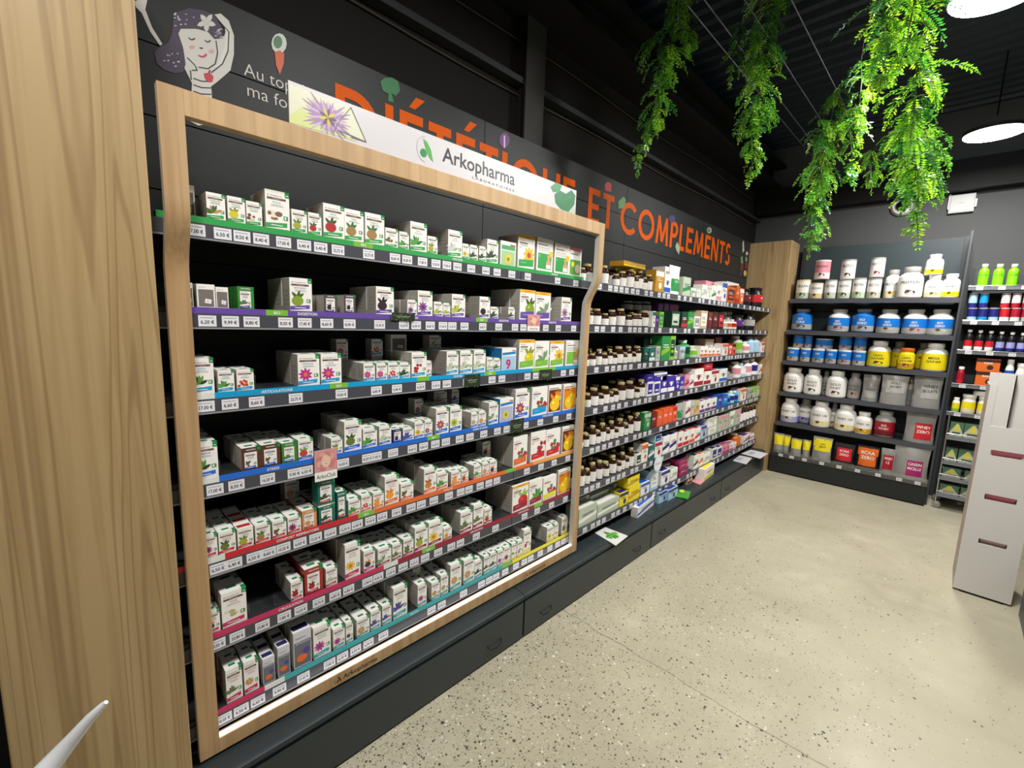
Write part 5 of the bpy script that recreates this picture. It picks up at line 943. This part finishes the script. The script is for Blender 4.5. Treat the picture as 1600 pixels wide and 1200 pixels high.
gpouch(3, 1432, 1481, 589, 'silver pouch with small red mark, rightmost on the fourth far shelf', dy=.02, c_body='silver', c_lab='silver', txt='WHEY', txt2='ISOLATE', tcol='dark', lab=(-.2, .3, .42, .8))
for i, (a, c, y, dy, l2, pp, nm) in enumerate(((1215,1244,623,.01,'lavender','yellow','plum'), (1243,1266,624,.12,'lavender','purple','plum'), (1261,1294,628,.0,'cream','yellow','pale yellow'), (1293,1306,630,.14,'cream','gold','gold'), (1299,1334,633,.0,'cream','yellow','pale yellow'), (1331,1360,645,.0,'gold','yellow','gold'))):
    gtub(4, a, c, y, 'white protein tub with %s label, %s from left on the fifth far shelf' % (nm, ORD[i]), dy=dy, c_body='white' if dy < .1 else 'silver', c_lab='white', c_lab2=l2, c_lid='white' if dy < .1 else 'silver', txt='WHEY 100', tcol='dark', patch=pp, l1=.62)  # white tubs set behind turn silver: their shade is painted in
gtub(4, 1361, 1396, 643, 'white tub with dark red label on the fifth far shelf', c_body='silver', c_lab='crimson', c_lab2='darkred', c_lid='silver', txt='ISO', txt2='WHEY', l1=.6)
gpouch(4, 1415, 1466, 645, 'big silver pouch with square red label on the fifth far shelf', c_body='silver', c_lab='red', txt='WHEY', txt2='ZERO', lab=(-.16, .12, .42, .64))
zb = .2245
for i, (a, c, y, dy) in enumerate(((1203,1219,677,.0), (1219,1232,680,.03), (1232,1250,686,.0), (1250,1264,688,.03), (1265,1297,684,-.0))):
    gpouch(5, a, c, y, 'silver pouch with yellow head, %s from left on the black base' % ORD[i], dy=dy-.035, zb=zb, c_body='silver', c_lab='yellow', txt='100%' if i == 4 else '', txt2='ZERO' if i == 4 else '', tcol='black', lab=(-.4, .42, .45, .8), top='yellow', d=.07)
gpouch(5, 1299, 1332, 694, 'black pouch with red label on the black base', dy=-.03, zb=zb, c_body='dark', c_lab='red', txt='BCAA', txt2='ZERO', lab=(-.36, .22, .4, .8))
gpouch(5, 1334, 1370, 698, 'orange and black pouch on the black base', dy=-.035, zb=zb, c_body='dark', c_lab='orange', txt='BCAA', txt2='ZERO', lab=(-.4, .18, .42, .9), top='orange')
gpouch(5, 1371, 1395, 702, 'dark red and silver pouch left of the biggest one, black base', dy=-.03, zb=zb, c_body='silver', c_lab='crimson', txt='WHEY', txt2='12', lab=(-.3, .2, .42, .75))
gpouch(5, 1397, 1457, 700, 'biggest silver pouch with magenta label at the right of the black base', dy=-.045, zb=zb, d=.11, c_body='silver', c_lab='magenta', txt='CASEIN', txt2='MICELLE', lab=(-.1, .12, .36, .58))
# ================================================================ RIGHT UNIT (narrow bay against the far wall)
YR = 5.62; RX0, RX1 = .03, .95
r = empty('shelving_bay', ((RX0+RX1)/2, YR, 0)); ox, oy = (RX0+RX1)/2, YR; tag(r, 'narrow shelving bay at the right edge with chrome-fronted shelves', 'shelving')
b = MB(); b.box(*bb((RX0, 5.93, .15), (RX1, 5.95, 2.13)), mat((62,66,70), .6)); b.build('back_panel', r)
for x in (RX0-.0, RX1-.03): b = MB(); b.box(*bb((x, 5.90, 0), (x+.03, 5.93, 2.2)), M_DARKM); b.build('upright', r)
RZ = [2.085, 1.82, 1.50, 1.19, .935]; RYB = [449, 505, 551, 603, 643]
RZs = []
for s, yy in enumerate((450, 503, 549, 601, 645)):
    z = z_on(yy, x_on([1514, 1508, 1502, 1493, 1486][s], YR, 2.1-.28*s), YR); z -= .02; RZs.append(z+.03)
    q = empty('shelf', (ox, oy, z)); tag(q, 'chrome-edged shelf, %s of the narrow right bay' % ORD[s], 'shelf', 'shelves of the narrow right bay')
    b = MB(); b.box((RX0-ox, 0, .012), (RX1-ox, .279, .029), M_DARKM); b.build('shelf_board', q)
    b = MB(); b.box((RX0-ox, -.008, 0), (RX1-ox, -.001, .028), mat((150,152,158), .25, .6)); b.tube([(RX0-ox, -.01, .034), (RX1-ox, -.01, .034)], .003, M_CHROME); b.build('price_rail', q)
    lbl_row(q, ox, oy-.0045, [RX0+.07+.13*j for j in range(5)], YR-.013, .0)
def rput(s, x0, x1, yt, mk, lb, cat, dy=.012, zb=None, grp='products on the narrow right bay'):
    z = RZs[s] if zb is None else zb; Y = YR+dy; w_, h_ = gsize(x0, x1, yt, Y, z); w_ = min(w_, .2); o = mk(w_, h_); o.rotation_euler = (0, 0, -PI/2); o.location = ((x_on(x0, Y, z)+x_on(x1, Y, z))/2, Y+(w_/2 if cat != 'box' else 0), z); tag(o, lb, cat, grp); return z+h_
PAL['neon'] = (130,225,20)
for i, (a, c) in enumerate(((1525,1543), (1548,1567), (1571,1590))):
    rput(0, a, c, 412, lambda w_, h_: tub(w_, h_, 'neon', 'neon', 'neon', 'white', txt='POWER', tcol='darkgreen', neck=.55, l1=.66, lidh=.12, name='sports_bottle'), 'neon green drinking bottle with white cap, %s of three on the top right shelf' % ORD[i], 'bottle')
px = 1509
for i, (cb, c2) in enumerate((('navy','lightblue'), ('navy','sky'), ('navy','lightblue'), ('red','white'), ('crimson','white'), ('crimson','silver'))):
    a = 1509+i*17; t = rput(1, a, a+16, 481, lambda w_, h_: tub(w_, h_, cb, cb, c2, 'silver', straight=True, name='powder_can', l0=.03, l1=.88), '%s and %s small can, %s in the lower row, second right shelf' % (nc(cb), nc(c2), ORD[i]), 'can')
    if i != 2: rput(1, a+2, a+17, 458, lambda w_, h_: tub(w_, h_, cb, c2, cb, 'silver', straight=True, name='powder_can', l0=.03, l1=.88), '%s and %s small can, stacked above the %s, second right shelf' % (nc(cb), nc(c2), ORD[i]), 'can', zb=t+.001, dy=.02)
for i in range(6):
    a = 1503.5+i*16.6; rput(2, a, a+14.5, 515+i*1, lambda w_, h_: tub(w_, h_, 'black', 'red' if i < 3 else 'lavender', 'white' if i < 3 else 'navy', 'white', neck=.5, lidh=.12, name='drink_bottle', l1=.5), 'black bottle with %s label, %s from left on the third right shelf' % ('red' if i < 3 else 'lavender', ORD[i]), 'bottle')
rput(3, 1492, 1505, 573, lambda w_, h_: tub(w_, h_, 'crimson', 'crimson', 'red', 'white', neck=.7, name='supplement_jar'), 'red jar with white lid on the fourth right shelf', 'jar')
t = rput(3, 1521, 1561, 580, lambda w_, h_: box_m(w_, h_, .15, 'orange', 'darkbrown', 'BARRE', 1), 'lower orange and brown bar box on the fourth right shelf', 'box')
rput(3, 1523, 1562, 561, lambda w_, h_: box_m(w_, h_, .15, 'orange', 'darkbrown', 'BARRE', 1), 'upper orange and brown bar box on the fourth right shelf', 'box', zb=t+.001)
rput(3, 1565, 1580, 562, lambda w_, h_: tub(w_, h_, 'white', 'blue', 'lightblue', 'white', neck=.7, name='supplement_jar'), 'white and blue jar on the fourth right shelf', 'jar'); rput(3, 1582, 1601, 568, lambda w_, h_: tub(w_, h_, 'white', 'white', 'red', 'white', neck=.85, name='supplement_jar'), 'white jar with red foot at the picture edge, fourth right shelf', 'jar')
rput(4, 1485, 1498, 621, lambda w_, h_: tub(w_, h_, 'white', 'yellow', 'lime', 'white', neck=.7, name='supplement_jar'), 'small yellow-labelled jar, left on the fifth right shelf', 'jar')
tt = rput(4, 1499, 1523, 617, lambda w_, h_: tub(w_, h_, 'white', 'yellow', 'cream', 'white', neck=.9, name='supplement_jar'), 'wide yellow-labelled jar, middle on the fifth right shelf', 'jar')
tt = rput(4, 1524, 1549, 620, lambda w_, h_: tub(w_, h_, 'white', 'yellow', 'cream', 'white', neck=.9, name='supplement_jar'), 'wide yellow-labelled jar, right on the fifth right shelf', 'jar')
b = MB(); b.lathe([(.075, 0), (.08, .01), (.08, .035), (.07, .045)], P('white', .3), 24); pz = at(1541, 613, 1, YR+.09); o = b.build('round_tin', smooth=40); o.location = (pz.x, YR+.09, tt+.001); tag(o, 'white round lid-like tin lying on top of the wide yellow-labelled jar', 'tin')
# wire rack on castors with muesli packs
RK0, RK1 = .055, .60
rk = empty('wire_rack', ((RK0+RK1)/2, 5.60, 0)); ox, oy = (RK0+RK1)/2, 5.60; tag(rk, 'low chrome wire basket rack on castors with cereal packs, right of far bay', 'rack')
def T(pts): return [(x-ox, y-oy, z) for x, y, z in pts]
for x in (RK0, RK1):
    for y in (5.60, 5.88): b = MB(); b.tube(T([(x, y, .06), (x, y, .88)]), .008, M_CHROME, 8); b.build('post', rk, smooth=60)
BZ = []
for k, yy in enumerate((690, 724, 752, 778)):
    z = z_on(yy, x_on(1475, 5.6, .7-.17*k), 5.6); BZ.append(z-.02)
BZ = [.66, .43, .28, .12]
for k, z in enumerate(BZ):
    b = MB(); ring = [(RK0, 5.60), (RK1, 5.60), (RK1, 5.88), (RK0, 5.88), (RK0, 5.60)]
    b.tube(T([(x, y, z) for x, y in ring]), .005, M_CHROME); b.tube(T([(x, y-(.02 if y < 5.7 else 0), z+.05) for x, y in ring]), .005, M_CHROME)
    for i in range(12): x = RK0+(RK1-RK0)*i/11; b.tube(T([(x, 5.58, z+.05), (x, 5.60, z), (x, 5.88, z)]), .0025, M_CHROME, 5)
    b.box(*[tuple(q) for q in ((RK0-ox, 5.578-oy, z+.002), (RK1-ox, 5.581-oy, z+.034))], mat((120,122,128), .3)); b.build('basket', rk, smooth=60)
for x in (RK0+.01, RK1-.01):
    for y in (5.62, 5.86):
        b = MB(); b.box((x-.014-ox, y-.012-oy, .04), (x+.014-ox, y+.012-oy, .065), M_CHROME); c_ = b.build('castor', rk)
        b = MB(); b.lathe([(.03, -.009), (.032, -.006), (.032, .006), (.03, .009)], mat((150,150,150), .4), 18); wl = b.build('wheel', c_, smooth=40); wl.rotation_euler = (PI/2, 0, 0); wl.location = (x-ox, y-oy, .033)
def muesli(w_, h_, c2):
    b = MB(); b.box((-.10, -w_/2, 0), (0, w_/2, h_), mat((78,112,84), .45)); fn = lambda u, v, n: (.0006+n, u, v)
    b.prism([(-w_/2, 0), (w_/2, 0), (w_/2, h_*.35), (w_*.1, h_*.92), (-w_*.05, h_*.92), (-w_/2, h_*.4)], fn, mat((186,196,170), .45)); b.prism([(-w_*.22, h_*.5), (w_*.22, h_*.5), (0, h_*.98)], lambda u, v, n: fn(u, v, .0005), mat((222,205,60), .45))
    b.prism(rect(-w_*.4, 0, w_*.4, h_*.14), lambda u, v, n: fn(u, v, .0008), P(c2)); b.prism(rect(-w_*.3, h_*.3, w_*.3, h_*.42), lambda u, v, n: fn(u, v, .0008), mat((70,80,60), .5)); return b.build('cereal_box')
for k, (row, z) in enumerate(zip(((1477,1504,1505,1533), (1467,1494,1496,1524), (1465,1500,1506,1530), (1458,1497,1500,1526)), BZ)):
    for j in (0, 1):
        h_ = [.15, .14, .11, .11][k]
        x0, x1 = row[2*j], row[2*j+1]; xa, xb = x_on(x0, 5.605, z+.05), x_on(x1, 5.605, z+.05); xa = max(xa, RK0+.015); o = muesli(xb-xa, h_, ['palegreen', 'coral', 'lime', 'coral'][k]); o.rotation_euler = (0, 0, -PI/2); o.location = ((xa+xb)/2, 5.61, z+.0055)
        tag(o, 'green cereal box with yellow triangle, %s in the %s basket of the wire rack' % (('left', 'right')[j], ('topmost', 'second', 'third', 'lowest')[k]), 'box', 'cereal boxes in the wire rack')
# ================================================================ CARDBOARD DISPLAY
M_CARD = mat((212,208,204), .7, 0, .25); M_CARDIN = mat((150,120,120), .8); M_PINK = mat((228,128,145), .6); M_PINKP = mat((225,190,185), .6)
cdp = empty('cardboard_display', (.31, 3.87, 0)); tag(cdp, 'tall white cardboard display stand with pink hand slots at the right edge', 'display stand'); ox, oy = .31, 3.87
CX0, CX1, CY0, CY1 = .184, .432, 3.855, 4.20
fr_ = lambda u, v, n: (u-ox, CY0-oy-n, v)
slots = [(.235, .372, .885, .035, 0), (.245, .375, .615, .035, 1), (.255, .372, .338, .03, 2)]
# front wall pieces around the slots
b = MB(); zc = 0
edges = [.012]+[z for s_ in reversed(slots) for z in (s_[2], s_[2]+s_[3])]+[1.06]
for i in range(0, len(edges), 2): b.box((CX0-ox, CY0-oy, edges[i]), (CX1-ox, CY0-oy+.006, edges[i+1]), M_CARD)
for x0, x1, z, hh, _ in slots:
    b.box((CX0-ox, CY0-oy, z), (x0-ox, CY0-oy+.006, z+hh), M_CARD); b.box((x1-ox, CY0-oy, z), (CX1-ox, CY0-oy+.006, z+hh), M_CARD)
b.box((CX0-ox, CY0-oy+.0, 1.06), (CX0-ox+.03, CY0-oy+.006, 1.31), M_CARD)
b.extr([(CX0-ox+.012, 1.06), (CX0-ox+.10, 1.06), (CX0-ox+.10, 1.372), (CX0-ox+.07, 1.37), (CX0-ox+.03, 1.355), (CX0-ox+.012, 1.32)], lambda u, v, n: (u, CY0-oy+.004+n, v), .006, M_CARD)
b.build('front_wall', cdp)
b = MB(); b.box((CX0-ox+.10, CY0-oy+.05, .93), (CX1-ox+.10, CY0-oy+.056, 1.37), M_CARD); b.box((CX0-ox+.10, CY0-oy+.008, .925), (CX1-ox, CY0-oy+.05, .931), M_CARD); b.box((CX0-ox+.095, CY0-oy+.004, .95), (CX0-ox+.10, CY0-oy+.056, 1.37), M_CARD); b.build('tray_back', cdp)
b = MB(); b.box((CX0-ox, CY0-oy+.0065, .012), (CX0-ox+.005, CY1-oy, 1.30), mat((196,178,172), .7)); b.build('side_wall', cdp)
b = MB(); b.box((CX1-ox-.005, CY0-oy+.0065, .012), (CX1-ox, CY1-oy, 1.30), M_CARD); b.box((CX0-ox+.006, CY1-oy-.005, .012), (CX1-ox-.006, CY1-oy, 1.36), M_CARD); b.build('side_wall', cdp)
for z in (.3, .58, .86):
    b = MB(); b.box((CX0-ox+.006, CY0-oy+.04, z), (CX1-ox-.006, CY1-oy-.006, z+.006), M_CARD); b.build('tray', cdp)
for x0, x1, z, hh, c_ in slots:
    b = MB(); vs = [(x0-ox, CY0-oy+.006, z+hh), (x1-ox, CY0-oy+.006, z+hh), (x1-ox-.01, CY0-oy+.03, z-.004), (x0-ox+.01, CY0-oy+.03, z-.004)]
    b.face(vs, M_PINK if c_ < 2 else M_PINKP); b.face([(x, y+.003, z_) for x, y, z_ in vs][::-1], M_CARD); b.build('hand_slot_flap', cdp)
b = MB(); b.box((CX0-ox+.03, CY0-oy-.001, .0), (CX1-ox-.03, CY0-oy+.02, .011), M_BLACK); b.build('foot', cdp)
# neighbouring low dark shelving at the right edge
b = MB(); b.box((.458, 2.6, 0), (.95, 3.78, .22), M_BASE); b.box((.462, 2.6, .2205), (.95, 3.78, .25), M_DARKM); b.box((.70, 2.6, .2505), (.72, 3.78, .8), M_DARKM); tag(b.build('low_shelving', bevel=.004), 'dark metal foot of another shelving unit at the lower right edge', 'shelving')
# ================================================================ CEILING LAMPS, CAMERA, ROUTER, WIRES
for i, (lx, ly) in enumerate(LAMPS[:2]):
    t = empty('ceiling_lamp', (lx, ly, 3.06)); tag(t, 'round bright ceiling lamp, %s' % ('cut by the top right corner' if i == 0 else 'the one lower and farther away at the right edge'), 'lamp', 'round ceiling lamps')
    b = MB(); b.lathe([(.166, .004), (.172, .006), (.172, .03), (.05, .045)], mat((60,60,62), .4), 32); b.build('housing', t, smooth=40)
    b = MB(); b.lathe([(.165, 0), (.165, .004)], M_LAMP, 32); b.build('diffuser', t)
    b = MB(); b.tube([(0, 0, .13), (0, 0, .56)], .005, M_BLACK); b.build('suspension_rod', t)
p = at(1410, 322, 1, 5.97); t = empty('security_camera', (p.x, 5.999, p.z)); tag(t, 'white dome security camera high on the grey far wall', 'camera')
b = MB(); b.lathe([(.09, 0), (.092, .02), (.075, .045), (.055, .05)], mat((215,215,215), .4), 28); o = b.build('housing', t, smooth=40); o.rotation_euler = (PI/2, 0, 0)
b = MB(); b.lathe([(.05, .045), (.045, .07), (.025, .09), (.006, .096)], mat((20,20,24), .08), 24); o = b.build('lens_dome', t, smooth=60); o.rotation_euler = (PI/2, 0, 0)
p = at(1503, 318, 1, 5.97); t = empty('wireless_router', (p.x, 5.999, p.z)); tag(t, 'white wall box with a small antenna on the grey far wall', 'router')
b = MB(); b.box((-.085, -.04, -.08), (.085, 0, .08), mat((178,178,176), .5)); b.box((-.075, -.044, -.07), (.075, -.0405, .07), mat((186,186,184), .5)); b.face([(-.02, -.0446, .002), (.015, -.0446, .002), (.015, -.0446, .006), (-.02, -.0446, .006)], mat((120,120,120), .5)); b.build('case', t, bevel=.004)
for x, h_ in ((-.088, .13), (.092, .03)): b = MB(); b.box((x-.006, -.03, -.04), (x+.006, -.018, h_), mat((215,215,215), .4)); b.build('antenna', t)
M_WIRE = mat((150,152,160), .35, .8)
for i, (x, y0, y1) in enumerate(((-.80, -2, 4.4), (-1.12, -2, 5.6), (-1.20, -2, 5.6), (-.97, -2, 5.6))):
    z = 3.26; b = MB(); b.tube([(x, y0+(y1-y0)*j/20, z-.03*math.sin(PI*j/20)) for j in range(21)], .0035, M_WIRE, 6); tag(b.build('steel_cable', smooth=60), 'thin steel cable under the black ceiling, %s' % ('right of the others, ending at the ferns', 'leftmost but one of the far cables', 'leftmost, nearest the wall', 'third from the wall')[i], 'cable', 'steel cables under the ceiling')
# ================================================================ HANGING FERNS
def leafmat(name, c, tr):
    m = bpy.data.materials.new(name); m.use_nodes = True; N, L, b = nodes(m); b.inputs['Base Color'].default_value = (*lin(c), 1); b.inputs['Roughness'].default_value = .35
    t = N.new('ShaderNodeBsdfTranslucent'); t.inputs[0].default_value = (*lin(tr), 1); mx = N.new('ShaderNodeMixShader'); mx.inputs[0].default_value = .35
    L.new(b.outputs[0], mx.inputs[1]); L.new(t.outputs[0], mx.inputs[2]); L.new(mx.outputs[0], N['Material Output'].inputs[0]); return m
LM = [leafmat('fern_green', (84,158,48), (130,210,40)), leafmat('fern_light', (134,190,56), (180,230,50)), leafmat('fern_dark', (44,112,50), (70,150,50))]
M_STEM = mat((60,90,35), .6)
def frond(b, sb, p, d, L, rg, droop=1.0, lw=.022):
    p = Vector(p); d = Vector(d).normalized(); n = max(6, int(L/.009)); pts = []; mi = rg.choice(LM+LM[:2])
    for i in range(n+1):
        pts.append(p.copy()); p = p+d*(L/n); d = (d+Vector((0, 0, -1))*droop*.9/n).normalized()
    for i in range(1, n):
        t = (pts[i+1]-pts[i-1]).normalized(); up = Vector((rg.uniform(-.3, .3), rg.uniform(-.3, .3), 1)); sd = t.cross(up)
        if sd.length < .1: sd = t.cross(Vector((1, .3, 0)))
        sd.normalize(); f = math.sin(PI*min(1, (i/n)*.86+.14)); ll = lw*f*rg.uniform(.85, 1.1)+.003; ww = L/n*.46
        nz = t.cross(sd)
        for s_ in (-1, 1):
            a = pts[i]; q = sd*s_*ll+t*ll*.35-nz*ll*rg.uniform(-.2, .3); m_ = a+q*.5
            b.face([a-t*ww*.4, m_-t*ww, a+q, m_+t*ww], mi)
    for i in range(0, n-2, 3): pass
    sb.tube([pts[0], pts[n//3], pts[2*n//3], pts[n]], [.0016, .0014, .001, .0006], M_STEM, 3)
def fern(strands, lb, seed):
    rg = random.Random(seed); b = MB(); sb = MB(); base = None
    for (xt, yt, xb_, yb_, Y, rad, dens) in strands:
        top, bot = at(xt, yt, 1, Y), at(xb_, yb_, 1, Y)
        if base is None: base = Vector((top.x, Y, top.z))
        top -= base; bot -= base; H = (top-bot).length; n = int(H/.05*dens)
        sb.tube([top, top.lerp(bot, .3)+Vector((rg.uniform(-.02, .02), rg.uniform(-.02, .02), 0)), top.lerp(bot, .7), bot.lerp(top, .06)], [.004, .0035, .003, .0015], M_STEM, 5)
        for i in range(n):
            t = i/max(1, n-1); c = top.lerp(bot, t*.97); rr = rad*(1-.55*t)*(.75+.35*math.sin(t*9+seed))
            for k in range(6):
                a = rg.uniform(0, 2*PI); o_ = Vector((math.cos(a), math.sin(a), 0)); q = c+o_*rr*rg.uniform(0, .35)
                frond(b, sb, q, o_+Vector((0, 0, rg.uniform(-1.0, .2))), min(.19, rr*rg.uniform(.9, 1.9)+.03), rg, rg.uniform(1.2, 2.6), .020 if rad > .06 else .014)
        frond(b, sb, bot.lerp(top, .12), Vector((rg.uniform(-.3, .3), rg.uniform(-.3, .3), -1)), .14, rg, .6)
    t_ = empty('hanging_fern', base); wz = MB(); wz.tube([(0, 0, 0), (0, 0, 3.62-base.z)], .0012, M_BLACK, 4); wz.build('hanging_wire', t_); x = b.build('foliage', t_); y = sb.build('stem', t_); tag(t_, lb, 'plant', 'artificial ferns hanging from the ceiling')
fern([(1075,-90,1040,120,2.35,.13,1.0), (1035,60,1028,190,2.35,.11,1.1), (1050,-80,1083,70,2.45,.07,.9), (1030,150,1012,215,2.35,.05,1.0), (1020,190,995,245,2.35,.03,1.2)], 'leftmost hanging fern, ending in a curled tip above the orange lettering', 1)
fern([(1205,-40,1188,110,2.75,.15,1.0), (1185,60,1185,200,2.75,.14,1.1), (1175,170,1175,270,2.75,.08,1.1), (1155,40,1142,105,2.75,.05,1.0)], 'second hanging fern from the left, broad at the top and darker green', 2)
fern([(1310,140,1290,240,3.7,.13,1.0), (1285,190,1280,330,3.7,.17,1.2), (1275,300,1272,385,3.7,.10,1.2)], 'long fern hanging beside the wooden corner panel, third from left', 3)
fern([(1395,-60,1372,90,2.3,.10,1.0), (1430,-60,1415,90,2.3,.14,1.1), (1440,60,1425,200,2.35,.14,1.2), (1432,170,1430,290,2.4,.12,1.2), (1432,260,1433,350,2.4,.06,1.4), (1385,60,1378,120,2.25,.05,.9)], 'largest bright fern at the right, hanging lowest near the lamps', 4)
fern([(1345,100,1342,190,2.9,.07,1.0), (1335,170,1330,272,2.9,.06,1.2)], 'short bright yellow-green fern just left of the largest one', 5)
fern([(1415,190,1400,290,3.9,.14,.9), (1455,200,1462,300,3.9,.12,.9)], 'darker fern hanging behind the largest one', 6)
fern([(1362,235,1360,285,4.6,.10,1.0)], 'small distant dark fern sprig between the two right-hand ferns', 7)
# ================================================================ LEAFY PLANT BEHIND THE LEFT PANEL
t = empty('potted_plant', (-1.12, -.42, 0)); b = MB(); b.lathe([(.10, 0), (.13, .02), (.15, .26), (.14, .28)], mat((50,52,52), .5), 24); b.build('pot', t, smooth=40)
b = MB(); sb = MB(); rg = random.Random(11)
for i in range(26):
    a = rg.uniform(0, 2*PI); hh_ = rg.uniform(.5, 1.05); r_ = rg.uniform(.02, .17); tip = Vector((math.cos(a)*r_*1.6, math.sin(a)*r_*1.6, hh_)); ctr = Vector((math.cos(a)*r_, math.sin(a)*r_, hh_-.16)); sb.tube([(0, 0, .27), ctr*.6+Vector((0, 0, .1)), ctr], .004, M_STEM, 4)
    sd = Vector((-math.sin(a), math.cos(a), 0))*.045; b.face([ctr, ctr.lerp(tip, .45)+sd, tip], LM[2]); b.face([ctr, tip, ctr.lerp(tip, .45)-sd], LM[2])
b.build('foliage', t); sb.build('stem', t); tag(t, 'dark green leafy plant, a sliver at the lower left edge beside the wooden panel', 'plant')
# ================================================================ FOREGROUND: white pointed leaf tip and green leaf at the left edge
b = MB(); tip = at(166, 1098, 2, .62); d = at(75, 1210, 2, .60)-tip; pts = [tip+d*t for t in (0, .05, .3, .65, 1.0, 1.6)]
pts = [CAM+(RT*((x-800)/FPX)+UP*(-(y-600)/FPX)+FW)*dz for x, y, dz in ((166,1097,.50), (162,1101,.50), (142,1121,.495), (115,1153,.49), (78,1196,.48), (20,1262,.46))]
b.tube(pts, [.0022, .0036, .0055, .0075, .0105, .014], mat((225,226,228), .4), 12); tag(b.build('white_pointer', smooth=60), 'white pointed plastic tip poking up in the lower left foreground', 'pointer')
for lb, os_ in LABELS.items():
    if len(lb.split()) > 16 or len(lb.split()) < 4: print('LEN', len(lb.split()), lb)
    if len(os_) > 1: print('DUP', len(os_), lb)
